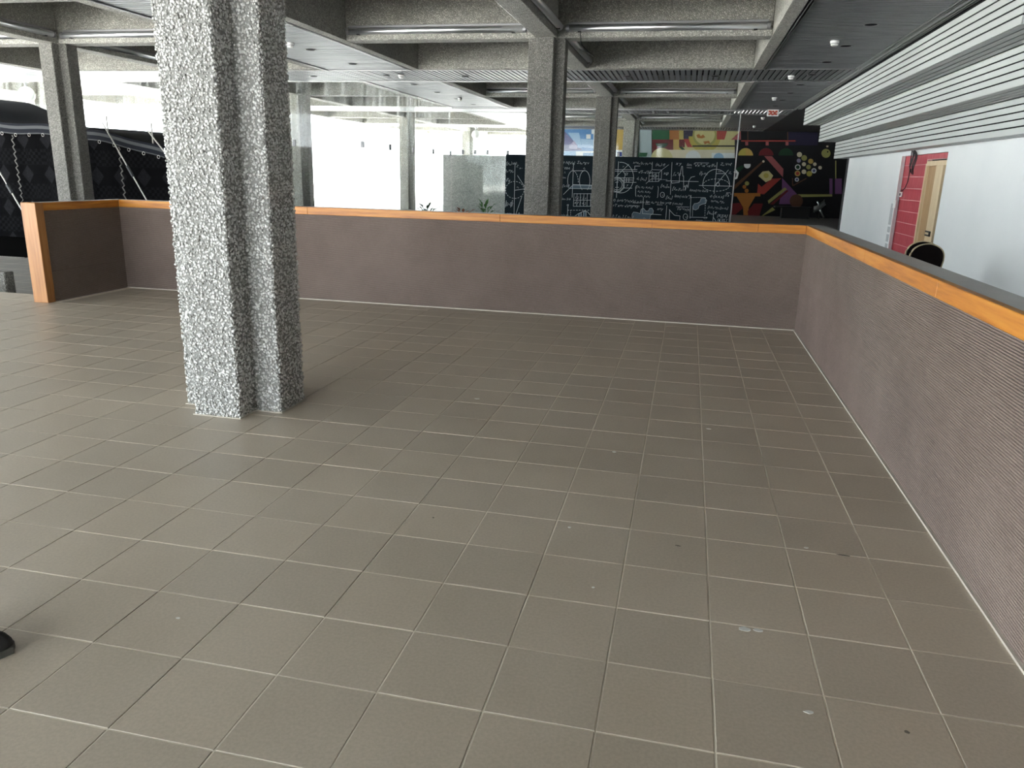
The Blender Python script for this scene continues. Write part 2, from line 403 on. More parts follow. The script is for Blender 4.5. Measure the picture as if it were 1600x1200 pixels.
y1b, y2b, y3b = by(1), by(2), by(3)
strip('ceiling_strip_1', XL0, XR1, y1b[1], y2b[0], 'x')
strip('ceiling_strip_2', XR0, XR1, y1b[0], y1b[1], 'y')
strip('ceiling_strip_3', XR0, XR1, y2b[0], y2b[1], 'y')
strip('ceiling_strip_4', XL0, XL1, y1b[0], y1b[1], 'y')
strip('ceiling_strip_5', XL0, XL1, y2b[0], y2b[1], 'y')
strip('ceiling_strip_6', CX-2*S+HB, XL0, y1b[1], y2b[0], 'x')
strip('ceiling_strip_7', XL0, XR1, y2b[1], y3b[0], 'x')
strip('ceiling_strip_8', CX-2*S+HB, XR1, y3b[1], y3b[1]+2.35, 'x')
strip('ceiling_strip_9', CX-2*S+HB, CX-S-HB, y1b[0], y1b[1], 'y', pitch=.26)
# beyond the glass and overhead: plain boards of the same metal
plain = structure('ceiling')
b = MB()
b.box(XR0, XR1, y3b[0], y3b[1], ZS+.01, ZS+.05)
b.box(XL0, XR1, CY+HB, y1b[0], ZS+.01, ZS+.05).box(XR0, XR1, CY-HB, CY+HB, ZS+.01, ZS+.05).box(XL0, XL1, CY-HB, CY+HB, ZS+.01, ZS+.05)
b.box(XL0, XL1, y3b[0], y3b[1], ZS+.01, ZS+.05).box(CX-2*S+HB, XL0, CY+HB, y1b[0], ZS+.01, ZS+.05)
b.box(CX-2*S+HB, XL0, y2b[1], y3b[0], ZS+.01, ZS+.05).box(CX-2*S+HB, CX-S-HB, y2b[0], y3b[1], ZS+.01, ZS+.05)
b.box(CX-S-HB, 5, -8.7, CY-HB, ZS+.01, ZS+.05)  # unseen sheet behind the viewer, its edge shaped to limit sky light
b.build('metal_sheet', 'slat_metal', plain)
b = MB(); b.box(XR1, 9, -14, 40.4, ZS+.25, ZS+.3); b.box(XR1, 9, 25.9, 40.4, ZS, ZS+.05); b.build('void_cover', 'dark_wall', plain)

# unseen cover added over the hall, shutting out sky leaking through ceiling gaps
tag(MB().box(CX-S-HB, 9.2, -7.6, 48.3, ZT+.22, ZT+.3).build('roof', 'dark_wall'), kind='structure')

# ------------------------------------------------------------------ columns
def column(name, i, j, label, m='aggregate'):
    x, y = grid(i, j)
    z0 = ZL
    o = MB().prism(chamfer(cross_section(.345, .16), .014), 0, ZS-z0).build(name, m, None, loc=(x, y, z0))
    return tag(o, label, 'column', 'cross-shaped concrete columns')
x, y = grid(0, 0)
near = tag(empty('concrete_column', (x, y, 0)), 'nearest cross-shaped column of pale exposed pebble concrete standing on the tiles', 'column', 'cross-shaped concrete columns')
E0, A0 = .333, .152
MB().prism(chamfer(cross_section(E0, A0), .010), 0.0, ZS).build('core', 'mortar', near)
MB().prism(cross_section(E0+.014, A0+.014), 0.0005, .006).build('sealant', 'sealant', near)
# pebbles pressed into every face
ico_v = []; ph = (1+5**.5)/2
for a_ in (-1, 1):
    for c_ in (-ph, ph): ico_v += [(0, a_, c_), (a_, c_, 0), (c_, 0, a_)]
ico_v = np.array(ico_v); ico_v /= np.linalg.norm(ico_v[0])
bmi = bmesh.new(); hull_in = [bmi.verts.new(q) for q in ico_v]; bmesh.ops.convex_hull(bmi, input=hull_in); bmi.verts.index_update()
ico_f = np.array([[q.index for q in f.verts] for f in bmi.faces]); ico_v = np.array([tuple(q.co) for q in bmi.verts]); bmi.free()
sec = cross_section(E0, A0); pc = []; pn = []; pt = []
for k in range(12):
    a_ = np.array(sec[k]); b_ = np.array(sec[(k+1) % 12]); d = b_-a_; ln = np.hypot(*d); t = d/ln; nrm = np.array((t[1], -t[0]))
    sp = .0168; nu = int(round(ln/sp))+1; nv = int(ZS/sp)
    uu, vv = np.meshgrid(np.arange(nu), np.arange(nv), indexing='ij')
    un = (uu+.25+.5*(vv % 2))*(ln/nu)+rng.normal(0, .0042, uu.shape); vn = (vv+.5)*sp+rng.normal(0, .0045, uu.shape)
    un = np.clip(un, .001, ln-.001).ravel(); vn = np.clip(vn, .007, ZS-.004).ravel()
    keep = rng.random(un.shape) > .05; un, vn = un[keep], vn[keep]
    pc.append(np.column_stack([a_[0]+t[0]*un, a_[1]+t[1]*un, vn])); pn.append(np.tile((nrm[0], nrm[1], 0), (len(un), 1))); pt.append(np.tile((t[0], t[1], 0), (len(un), 1)))
pc = np.concatenate(pc); pn = np.concatenate(pn); pt = np.concatenate(pt); n = len(pc)
ang = rng.uniform(0, math.pi, n); up = np.tile((0., 0., 1.), (n, 1))
e1 = pt*np.cos(ang)[:, None]+up*np.sin(ang)[:, None]; e2 = -pt*np.sin(ang)[:, None]+up*np.cos(ang)[:, None]
tilt = rng.normal(0, .35, (n, 2)); e3 = pn+e1*tilt[:, :1]+e2*tilt[:, 1:]; e3 /= np.linalg.norm(e3, axis=1)[:, None]
r = rng.uniform(.0058, .0122, n); el = rng.uniform(.65, 1.0, n); th = rng.uniform(.45, .75, n)
jit = 1+rng.normal(0, .10, (n, 12))
V = (pc+pn*rng.uniform(-.0005, .0055, n)[:, None])[:, None, :] + (ico_v[None, :, 0:1]*e1[:, None]*r[:, None, None] + ico_v[None, :, 1:2]*e2[:, None]*(r*el)[:, None, None] + ico_v[None, :, 2:3]*e3[:, None]*(r*th)[:, None, None])*jit[:, :, None]
V[:, :, 2] = np.maximum(V[:, :, 2], .001)
Fc = (ico_f[None]+np.arange(n)[:, None, None]*12).reshape(-1, 3)
me = bpy.data.meshes.new('aggregate'); me.vertices.add(n*12); me.vertices.foreach_set('co', V.reshape(-1).astype(np.float32))
nf = len(Fc); me.loops.add(nf*3); me.loops.foreach_set('vertex_index', Fc.reshape(-1).astype(np.int32))
me.polygons.add(nf); me.polygons.foreach_set('loop_start', np.arange(0, nf*3, 3, dtype=np.int32)); me.polygons.foreach_set('loop_total', np.full(nf, 3, dtype=np.int32))
me.update(calc_edges=True)
ta = me.attributes.new('tone', 'FLOAT', 'POINT'); ta.data.foreach_set('value', np.repeat(rng.beta(1.9, 1.6, n), 12).astype(np.float32))
tag(link('aggregate', me, 'pebble', near), kind='stuff')

column('concrete_column', 0, 1, 'thick pebble concrete column in front of the chalkboard, closest behind the half-wall')
column('concrete_column', 0, 2, 'second pebble concrete column in front of the chalkboard, thinner and farther right')
column('concrete_column', 0, 3, 'distant concrete column seen through glass beside the yellow painted panel', 'aggregate_far')
column('concrete_column', -1, 1, 'concrete column at far left in front of the black tent')
column('concrete_column', -1, 2, 'dark outdoor column just right of the nearest column, behind streaky glass', 'aggregate_far')
column('concrete_column', -1, 3, 'pale outdoor column in the middle of the bright white glazing', 'aggregate_far')
column('concrete_column', -1, 4, 'small faint outdoor column above the grey panel left of the chalkboard', 'aggregate_far')
column('concrete_column', -2, 2, 'washed-out outdoor column behind the far left column and the tent', 'aggregate_far')

# ------------------------------------------------------------------ half-walls with ribbed fabric
H0, H1, TH = 0.995, 1.08, 0.18
def rib_profile(h, pitch=.0115, depth=.0042):
    pr = []; n = int(h/pitch)
    for k in range(n):
        z = k*h/n; p_ = h/n
        pr += [(0.0, z), (depth*.75, z+p_*.14), (depth, z+p_*.38), (depth*.75, z+p_*.66), (0.0, z+p_*.82)]
    pr.append((0.0, h)); return pr
def rib_panel(p0, p1, nrm, parent):
    pr = rib_profile(H0-.004); n = len(pr); b = MB()
    vs = [(p[0]+nrm[0]*d, p[1]+nrm[1]*d, z+.004) for p in (p0, p1) for d, z in pr]
    b.add(vs, [(k, k+1, n+k+1, n+k) for k in range(n-1)])
    return b.build('ribbed_fabric', 'ribbed_fabric', parent)
def boards(a0, a1, cuts, fn, name, m, parent, gap=.0012):
    xs = [a0]+cuts+[a1]
    for q0, q1 in zip(xs[:-1], xs[1:]): fn(q0+gap/2, q1-gap/2).build(name, m, parent)

rw = tag(empty('half_wall', (1.09, 1.5, 0)), 'long right half-wall with ribbed brown fabric and orange wooden rim running towards the viewer', 'half wall', 'fabric-covered half-walls')
def loc(o, parent): o.location = [-c for c in parent.location]; return o
YB = -3.4
loc(MB().box(1.0, 1.0+TH, YB, 5.5+TH, ZL, H0).build('core', 'plaster_back', rw), rw)
loc(rib_panel((1.0, YB), (1.0, 5.5), (-1, 0), rw), rw)
xs = [YB, -1.0, 1.15, 2.75, 3.55, 5.488]
for q0, q1 in zip(xs[:-1], xs[1:]):
    loc(MB().box(.988, 1.03, q0+.0006, q1-.0006, H0, H1, .003).build('wooden_rim', 'wood_y', rw), rw)
loc(MB().box(1.03, 1.0+TH, YB, 5.5+TH, H0, H1-.001).build('top_board', 'laminate', rw), rw)
loc(MB().box(.983, .9995, YB, 5.5, 0.0, .010).build('sealant', 'sealant', rw), rw)
bw = tag(empty('half_wall', (-3, 5.59, 0)), 'long back half-wall with ribbed brown fabric and wooden rim below the glazing', 'half wall', 'fabric-covered half-walls')
loc(MB().box(-7.03-.17, 1.0, 5.5, 5.5+TH, ZL, H0).build('core', 'plaster_back', bw), bw)
loc(rib_panel((1.0, 5.5), (-7.03, 5.5), (0, -1), bw), bw)
xs = [-7.018, -4.5, -2.2, -.55, .52, .988]
for q0, q1 in zip(xs[:-1], xs[1:]):
    loc(MB().box(q0+.0006, q1-.0006, 5.488, 5.53, H0, H1, .003).build('wooden_rim', 'wood_x', bw), bw)
loc(MB().box(-7.2, 1.03, 5.53, 5.5+TH, H0, H1-.001).build('top_board', 'laminate', bw), bw)
loc(MB().box(-7.03, 1.0, 5.486, 5.4995, 0.0, .010).build('sealant', 'sealant', bw), bw)
lw_ = tag(empty('half_wall', (-7.115, 4.9, 0)), 'short left half-wall with shaded dark fabric ending in a pale wooden post', 'half wall', 'fabric-covered half-walls')
loc(MB().box(-7.195, -7.03, 4.29, 5.5, ZL, H0).build('core', 'plaster_back', lw_), lw_)
loc(rib_panel((-7.03, 5.5), (-7.03, 4.33), (1, 0), lw_), lw_)
loc(MB().box(-7.06, -7.018, 4.33, 5.488, H0, H1, .003).build('wooden_rim', 'wood_y', lw_), lw_)
loc(MB().box(-7.2, -7.06, 4.29, 5.53, H0, H1-.001).build('top_board', 'laminate', lw_), lw_)
loc(MB().box(-7.205, -7.018, 4.22, 4.33, 0.0, H1+.001, .004).build('end_post', 'wood_z', lw_), lw_)

# ------------------------------------------------------------------ glass walls
XG, YG1, YG2 = -9.45, 18.55, 27.25
def clamp(p, parent, ax):
    a, b_ = (.05, .03) if ax == 'x' else (.03, .05)
    MB().box(p[0]-a, p[0]+a, p[1]-b_, p[1]+b_, p[2]-.09, p[2]+.09, .008).build('clamp', 'aluminium_dull', parent)
w1 = structure('window_1')
for k in range(6):
    x1 = XG-k*2.13; x0 = x1-2.13
    MB().box(x0+.006, x1-.006, YG1-.006, YG1+.006, ZL, ZS).build('pane', 'glass_dirty', w1)
    if k: clamp((x1, YG1, 2.2), w1, 'x')
clamp((XG, YG1, 2.2), w1, 'x')
w2 = structure('window_2')
for k in range(4):
    y0 = YG1+k*2.13+.01; y1 = y0+2.13
    MB().box(XG-.006, XG+.006, y0+.006, y1-.006, ZL, ZS).build('pane', 'glass_dirty', w2)
    clamp((XG, y1, 2.2), w2, 'y')
w3 = structure('window_3')
MB().box(XG+.01, -7.2, YG2-.006, YG2+.006, ZL, ZS).build('pane', 'glass', w3)
xs = [-7.19, -5.05, -2.92, -.78, 1.35]
for q0, q1 in zip(xs[:-1], xs[1:]):
    MB().box(q0+.006, q1-.006, YG2-.006, YG2+.006, 2.23, ZS).build('pane', 'glass', w3)
for q in (-9.0, -8.5, -8.0, -7.19, -2.92): clamp((q, YG2, 2.27), w3, 'x')
MB().box(1.35, 1.39, YG2-.03, YG2+.03, ZL, ZS, .004).build('mullion', 'trim_metal', w3)
b = MB(); b.box(XG, 1.35, YG2-.02, YG2+.02, ZS-.04, ZS).build('head_rail', 'trim_metal', w3)

# low wall of pebble concrete left of the chalkboard, behind the glass
tag(MB().box(-9.85, -7.25, YG2+.10, YG2+.34, ZL, 2.16, .01).build('low_wall', 'concrete_pale'), 'grey concrete panel wall behind glass just left of the chalkboard', 'low wall')

# ------------------------------------------------------------------ right side: white wall, tiled recess, door
XW = 4.8; YA, YB1 = 14.68, 18.23; YEND = 24.9; ZO = 2.15; ZW = 2.24
wr = structure('wall_right')
MB().box(XW, XW+.08, -14, YA, ZL, ZS+.3).build('board', 'white_wall', wr)
MB().box(XW, XW+.08, YA, YB1, ZO, ZS+.3).build('board', 'white_wall', wr)
MB().box(XW, XW+.08, YB1, YEND, ZL, ZS+.3).build('board', 'white_wall', wr)
MB().box(XW-.01, XW+.35, YEND, YEND+.3, ZL, ZS+.2).build('end_frame', 'dark_wall', wr)
MB().box(XW-.006, XW, YB1-.03, YB1+.05, ZL, ZO).build('edge_bead', 'white_plastic', wr)
z = 1.02
for hh in (.52, .14, .18, .18, .18):
    MB().box(XW-.004, XW, YB1+.10, YB1+.34, z-hh, z).build('grey_patch', 'grey_patch', wr); z -= hh+.05
MB().box(XW-.012, XW, YB1-.12, YB1+.12, .92, 1.10, .004).build('bracket', 'white_plastic', wr)
XT = 4.90
rwall = structure('wall_tiled')
MB().box(XT+.004, XT+.1, YB1, YB1+1.6, ZL, ZO+.2).box(XT+.004, XT+.1, 16.42, YB1, ZL, ZO+.2).box(XT+.004, XT+.1, YA-1, 16.42, 2.03, ZO+.2).build('grout_bed', 'red_grout', rwall)
rows = 9; zt0, zt1 = -.2, ZO+.05; ph_ = (zt1-zt0)/rows
for k in range(rows):
    z0 = zt0+k*ph_
    MB().box(XT-.006, XT+.006, 16.45, YB1+.8, z0+.006, z0+ph_-.006, .003).build('tile', 'red_tile', rwall)
MB().box(XT-.006, XT+.006, YA-.9, 16.44, 2.04, zt1, .003).build('tile', 'red_tile', rwall)
MB().box(XT-.004, XT+.1, 16.42, YB1+.8, ZL, zt0).build('skirting', 'dark_wall', rwall)
MB().box(XW+.08, XT+.3, YA-2.2, YA-2.1, ZL, 2.4).box(XT+.1, XT+.3, YA-2.2, YB1+1.6, ZL, 2.5).build('recess_back', 'dark_wall', rwall)
dr = structure('door_1')
MB().box(XT+.05, XT+.09, 15.0, 16.36, ZL, 1.9).build('leaf', 'door_wood', dr)
MB().box(XT-.02, XT+.09, 16.36, 16.42, ZL, 1.95, .004).build('jamb', 'pine', dr)
MB().box(XT-.02, XT+.09, 14.4, 16.36, 1.90, 2.00, .004).build('head', 'pine', dr)
MB().box(XT-.02, XT+.06, 15.45, 15.62, ZL, 1.90, .006).build('jamb', 'pine', dr)
jmb = MB().box(XT-.06, XT+.06, 15.0, 15.40, ZL, 1.90, .006).build('jamb', 'pine', dr)
MB().box(XT-.08, XT-.06, 15.10, 15.44, .44, .47).box(XT-.08, XT-.06, 15.10, 15.44, .52, .55).box(XT-.08, XT-.06, 15.10, 15.18, .44, .55).build('latch', 'black_plastic', jmb)
# socket and hanging cable
so = tag(empty('socket_box', (XT-.01, 18.12, 1.25)), 'small white socket box at left edge of the red tiles', 'socket')
MB().box(-.03, 0, -.10, .10, -.06, .06, .006).build('plate', 'white_plastic', so)
MB().box(-.036, -.03, -.05, .05, -.03, .03).build('insert', 'black_plastic', so)
cab = [(4.72, 17.1, 2.25), (4.75, 17.2, 2.0), (4.78, 17.25, 1.78), (4.82, 17.45, 1.55), (4.84, 17.7, 1.40), (4.86, 18.0, 1.34), (4.87, 18.12, 1.33)]
co_ = tag(empty('cable', (4.72, 17.1, 2.26)), 'thin dark cable coiled below the louvres and drooping across the red tiles', 'cable')
loc(MB().tube(cab, .011, 6).build('lead', 'black_plastic', co_), co_)
for k in range(3):
    c0 = Vector((4.74, 17.0-.06*k, 2.02-.02*k)); rr = .17+.02*k
    pts = [(c0.x+.02*math.sin(3*a), c0.y+rr*.75*math.cos(a), c0.z+rr*1.25*math.sin(a)) for a in [2*math.pi*i/20 for i in range(21)]]
    loc(MB().tube(pts, .010, 6, False).build('coil', 'black_plastic', co_), co_)

# stepped louvre bulkhead above the white wall
lv = tag(empty('louvre_bulkhead', (4.0, 16, ZW)), 'stepped bulkhead of long white louvre slats above the white wall', 'louvre', kind=None)
TX = [3.35, 3.90, 4.45]; TZ = [3.84, 3.31, 2.785, ZW+.015]; YF = 25.7
for t in range(3):
    y0 = 7.75 if t == 0 else -3.0
    x0 = TX[t]; x1 = TX[t+1] if t < 2 else XW
    zt, zb = TZ[t], TZ[t+1]; p_ = (zt-zb)/5
    loc(MB().box(x0+.02, x0+.05, y0+.02, YF-.02, zb+.03, zt+(.25 if t == 0 else .0)).box(x0+.02, x1+.02, y0+.02, YF-.02, zb+.035, zb+.06).build('backing', 'black_void', lv), lv)
    for k in range(5):
        loc(MB().box(x0, x0+.016, y0, YF, zb+k*p_+(0 if k == 0 else .013), zb+(k+1)*p_-.008, .003).build('slat', 'louvre_white', lv), lv)
    nq = 4 if t < 2 else 3; wq = (x1-x0-.02)/nq
    for k in range(nq):
        loc(MB().box(x0+.02+k*wq+.008, x0+.02+(k+1)*wq-.022, y0, YF, zb, zb+.014, .002).build('soffit_slat', 'louvre_white', lv), lv)
    if t == 0:
        for k in range(5): loc(MB().box(x0+.016, x0+.9, y0-.012, y0+.003, zb+k*p_+(0 if k == 0 else .011), zb+(k+1)*p_-.006, .003).build('end_slat', 'louvre_white', lv), lv)
for q in (.0, .05, .10): loc(MB().box(3.22+q, 3.235+q, 5, 26.5, ZS-.03, ZS+.02).build('edge_rail', 'trim_metal', lv), lv)

# dark recess behind and its walls
wb = structure('wall_back')
YM = 40.0
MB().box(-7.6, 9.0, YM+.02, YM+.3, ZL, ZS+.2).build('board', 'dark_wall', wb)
wn = structure('near_light_block')  # unseen wall added behind the viewer to cut light from there
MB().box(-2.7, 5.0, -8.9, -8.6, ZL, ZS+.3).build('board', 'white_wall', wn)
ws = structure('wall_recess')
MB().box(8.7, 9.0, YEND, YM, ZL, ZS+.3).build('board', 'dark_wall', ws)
MB().box(XW+.35, 9.0, YEND, YEND+.2, ZL, ZS+.3).build('board', 'dark_wall', ws)  # unseen wall added to stop daylight leaking into the recess

# ------------------------------------------------------------------ ceiling fittings
def downlight(p, label, group):
    o = tag(empty('downlight', p), label, 'downlight', group)
    MB().lathe([(.092, 0.0), (.118, -.006), (.122, .004)], n=18).build('ring', 'trim_metal', o, True)
    MB().lathe([(.0005, -.001), (.094, -.002)], n=18).build('recess', 'black_void', o)
ORD = ['nearest', 'second nearest', 'third', 'fourth', 'fifth', 'sixth', 'seventh', 'farthest']
for k in range(8): downlight((2.37, 11.15+k*2.06, ZS+.008), ORD[k]+' round downlight in the dark slatted strip beside the louvres', 'downlights in the right ceiling strip')
for k in range(8): downlight((-8.22, 11.0+k*2.13, ZS+.008), ORD[k]+' round downlight in the bright slatted strip beside the glass wall', 'downlights in the left ceiling strip')
for x, q in ((-10.4, 'leftmost'), (-6.13, 'second from left'), (-3.95, 'middle'), (-1.96, 'second from right'), (.18, 'rightmost')): downlight((x, 17.6, ZS+.008), q+' round downlight in the slatted strip crossing the ceiling', 'downlights in the cross strip')
def detector(p, label):
    o = tag(empty('smoke_detector', p), label, 'smoke detector', 'smoke detectors')
    dm = MB().lathe([(.0005, -.085), (.05, -.083), (.062, -.07), (.066, -.04), (.075, -.038), (.078, 0.0)], n=16).build('dome', 'white_plastic', o, True)
    MB().lathe([(.0645, -.05), (.0685, -.048), (.0685, -.043), (.066, -.042)], n=16).build('vent_ring', 'black_plastic', dm)
for p_, l_ in [((2.09, 12.67, ZS+.01), 'white smoke detector nearest on the dark strip beside the louvres'), ((1.93, 17.54, ZS+.01), 'white smoke detector where the ceiling strips cross near the louvres'),
               ((2.07, 22.78, ZS+.01), 'small white smoke detector on the strip, just left of the hanging sign'), ((2.42, 30.8, ZS+.01), 'tiny white detector below the hanging sign'), ((2.48, 36.0, ZS+.01), 'farthest tiny white detector above the dark mural'),
               ((-8.22, 12.28, ZS+.01), 'white smoke detector on bright left strip beside the nearest column'), ((-7.79, 17.35, ZS+.01), 'white smoke detector on bright strip at the glass corner'), ((-8.02, 23.5, ZS+.01), 'small smoke detector at far end of the bright strip')]:
    detector(p_, l_)
# hanging sign
sg = tag(empty('hanging_sign', (2.445, 27.0, 3.68)), 'small white hanging sign with red lettering under the dark ceiling', 'sign')
MB().box(-.195, .195, -.02, .02, 0, .225, .004).build('plate', 'white_plastic', sg)
b = MB()
for q in [(-.15, .13, -.05, .19), (-.03, .13, .04, .19), (.07, .12, .15, .19), (-.15, .04, -.08, .10), (-.05, .03, .03, .09), (.06, .04, .15, .10), (-.10, .06, -.03, .16), (.02, .05, .10, .15)]:
    b.box(q[0], q[2], -.0215, -.0205, q[1], q[3])
b.build('red_marks', 'sign_red', sg)
# aluminium tube lights along the coffer beams
RT = .062
def tube_light(p0, p1, side, label):
    """p0..p1: axis; side: direction towards the beam"""
    p0, p1 = Vector(p0), Vector(p1); o = tag(empty('tube_light', tuple(p0)), label, 'tube light', 'aluminium tube lights on the beams')
    d = (p1-p0); n = d.normalized(); q = Vector((0, 0, 0)); side = Vector(side)
    MB().tube([q+n*.02, d-n*.02], RT, 14).build('tube', 'aluminium', o, True)
    for e0, e1 in ((q-n*.03, q+n*.025), (d-n*.025, d+n*.03)): MB().tube([e0, e1], RT+.004, 14).build('end_cap', 'aluminium_dull', o)
    a = q+side*.055+Vector((0, 0, .075)); c = d+side*.055+Vector((0, 0, .075))
    xs_ = sorted((a.x, c.x)); ys_ = sorted((a.y, c.y)); w = .035
    if abs(d.x) > abs(d.y): MB().box(xs_[0], xs_[1], a.y-w, a.y+w, a.z-.03, a.z+.03, .004).build('channel', 'aluminium_dull', o)
    else: MB().box(a.x-w, a.x+w, ys_[0], ys_[1], a.z-.03, a.z+.03, .004).build('channel', 'aluminium_dull', o)
    for t in (.06, .94):
        m_ = d*t; MB().box(m_.x-.03, m_.x+.03, m_.y-.03, m_.y+.03, -RT-.006, .05).build('bracket', 'black_plastic', o)
def bay_tubes(i, j, arms, where):
    x, y = grid(i, j); z = ZS+.15; e = HB-.30; o = .275
    for a in arms:
        if a == 'xl': tube_light((x-.40, y-o, z), (x-e, y-o, z), (0, 1, 0), 'aluminium tube light on the left cross beam of '+where)
        if a == 'xr': tube_light((x+.40, y-o, z), (x+e, y-o, z), (0, 1, 0), 'aluminium tube light on the right cross beam of '+where)
        if a == 'nl': tube_light((x-o, y-.40, z), (x-o, y-e, z), (1, 0, 0), 'aluminium tube light left of the near beam of '+where)
        if a == 'nr': tube_light((x+o, y-.40, z), (x+o, y-e, z), (-1, 0, 0), 'aluminium tube light right of the near beam of '+where)
        if a == 'fr': tube_light((x+o, y+.40, z), (x+o, y+e, z), (-1, 0, 0), 'aluminium tube light right of the far beam of '+where)
bay_tubes(0, 1, ('xl', 'xr', 'nl', 'nr', 'fr'), 'the coffer over the thick column')
bay_tubes(0, 2, ('xl', 'xr', 'nl', 'nr', 'fr'), 'the second coffer over the thinner column')
bay_tubes(0, 3, ('xl', 'xr', 'nr', 'fr'), 'the farthest coffer behind the glass')
bay_tubes(-1, 1, ('xl', 'xr', 'nl', 'nr', 'fr'), 'the coffer over the far left column')
x, y = grid(0, 1)
tag(MB().tube([(x+.62, y-.275, ZS+.11), (x+.63, y-.15, ZS-.10), (x+.70, y+.20, ZS-.16), (x+.64, y+1.6, ZS-.05), (x+.30, y+1.75, ZS+.12)], .009, 6).build('loose_wire', 'black_plastic'), 'loose black wire hanging between two tube lights at the thick column', 'wire')

# ------------------------------------------------------------------ chalkboard with formulas
YC = 27.14
cb = tag(empty('chalkboard', (-2.97, YC, ZL)), 'huge black chalkboard covered in white mathematical formulas and diagrams', 'chalkboard')
def cl(o): o.location = (2.97, -YC, -ZL); return o
cl(MB().box(-7.24, 1.31, YC, YC+.06, ZL, 2.21, .008).build('panel', 'chalkboard', cb))
YF_ = YC-.0025
def stroke_mesh(b, pts, w=.020):
    w *= .8
    for p, q in zip(pts[:-1], pts[1:]):
        p, q = at_y(p[0], p[1], YF_), at_y(q[0], q[1], YF_); d = q-p
        if d.length < 1e-6: continue
        n = Vector((-d.z, 0, d.x)).normalized()*w/2; e = d.normalized()*w*.3
        vs = [p-n-e, p+n-e, q+n+e, q-n+e]
        b.add([(v.x, v.y, v.z) for v in vs]+[(v.x, v.y+.002, v.z) for v in vs], [(0, 1, 2, 3), (7, 6, 5, 4), (0, 4, 5, 1), (1, 5, 6, 2), (2, 6, 7, 3), (3, 7, 4, 0)])
def circ(cx, cy, rx, ry=None, a0=0, a1=360, n=28):
    ry = ry or rx
    return [(cx+rx*math.cos(math.radians(a0+(a1-a0)*k/n)), cy-ry*math.sin(math.radians(a0+(a1-a0)*k/n))) for k in range(n+1)]
def diagram(lines, w=.020, dashed=()):
    b = MB()
    for l in lines: stroke_mesh(b, l, w)
    for l in dashed:
        for k in range(0, len(l)-1, 2): stroke_mesh(b, l[k:k+2], w)
    cl(b.build('chalk_diagram', 'chalk', cb))
def ld(p, q, n=16): return [(p[0]+(q[0]-p[0])*k/n, p[1]+(q[1]-p[1])*k/n) for k in range(n+1)]
def A(x, y): return 780+x*190/1600, 235+y*190/1600        # left part of the board
def B(x, y): return 950+x*.125, 235+y*.125               # right part
def am(l): return [A(*p) for p in l]
def bm_(l): return [B(*p) for p in l]
# left: dashed circle with axes
diagram([am([(208, 165), (195, 860)]), am([(200, 525), (380, 500)]), am([(240, 330), (330, 470)]), am([(215, 850), (300, 600)]), am([(175, 655), (150, 748)]), am([(95, 660), (80, 748)])],
        dashed=[circ(*A(205, 520), 14.5, 13.3, n=40)])
# two arches on a plane
diagram([am([(978, 165), (960, 620)]), am([(965, 268), (1120, 268)]), circ(*A(975, 400), 8.8, 16, 90, 215), circ(*A(1125, 400), 8.2, 16, -60, 240),
         am([(845, 580), (975, 450), (1230, 458)]), am([(920, 500), (1220, 508)])], dashed=[circ(*A(965, 420), 9.0, 18, 0, 80, 12)])
# table of numbers
diagram([am([(980, 570), (1215, 570)]), am([(980, 655), (1210, 655)]), am([(975, 735), (1210, 735)]), am([(985, 570), (975, 735)])]+[am([(q, 570), (q-6, 735)]) for q in (1025, 1070, 1115, 1160, 1205)], .016)
# bar graph
diagram([am([(905, 720), (895, 890)]), am([(960, 890), (1030, 840), (1100, 805), (1125, 795), (1165, 810), (1195, 850)])], dashed=[ld(A(900, 787), A(1200, 787)), ld(A(940, 787), A(940, 890), 8)])
# big circle with octagon
diagram([circ(*B(160, 340), 20, 24, -150, 95), bm_([(132, 140), (105, 590)]), bm_([(60, 240), (365, 240)]), bm_([(60, 260), (365, 262)]), bm_([(100, 330), (260, 175)]), bm_([(335, 235), (335, 195), (400, 195)]),
         bm_([(60, 342), (325, 345)]), bm_([(190, 370), (310, 370)]), bm_([(200, 398), (352, 400)]), bm_([(200, 470), (300, 472)]), bm_([(205, 345), (200, 470)]), bm_([(232, 345), (230, 395)]), bm_([(262, 345), (260, 395)]),
         circ(*B(112, 430), 12.2, 12.2, 22.5, 382.5, 8), circ(*B(112, 430), 10.8, 10.8, 22.5, 382.5, 8), circ(*B(112, 430), 8.0, 8.0), circ(*B(165, 310), 6, 6, -60, 60), bm_([(112, 390), (112, 460)]), bm_([(90, 462), (135, 462)]), bm_([(92, 400), (130, 395)])])
# cube
diagram([bm_([(515, 280), (510, 390), (630, 388), (635, 280), (515, 280)]), bm_([(515, 280), (550, 240), (672, 245), (635, 280)]), bm_([(672, 245), (665, 355), (630, 388)]), bm_([(672, 245), (760, 178)]), bm_([(555, 145), (550, 240)]), bm_([(475, 415), (545, 355), (665, 358)]),
         bm_([(515, 320), (635, 320)]), bm_([(555, 280), (552, 388)]), bm_([(600, 280), (595, 388)]), circ(*B(588, 320), 2.5, 2.5)], .016, dashed=[ld(B(665, 365), B(750, 365), 8)])
# graph with peak
diagram([bm_([(800, 150), (780, 550)]), bm_([(725, 380), (1130, 390)]), bm_([(785, 370), (800, 410), (890, 400), (895, 300), (905, 285), (920, 200), (932, 200), (935, 320), (945, 320), (945, 460), (965, 440), (965, 500), (985, 430), (1000, 465), (1010, 380), (1040, 335), (1085, 325)])])
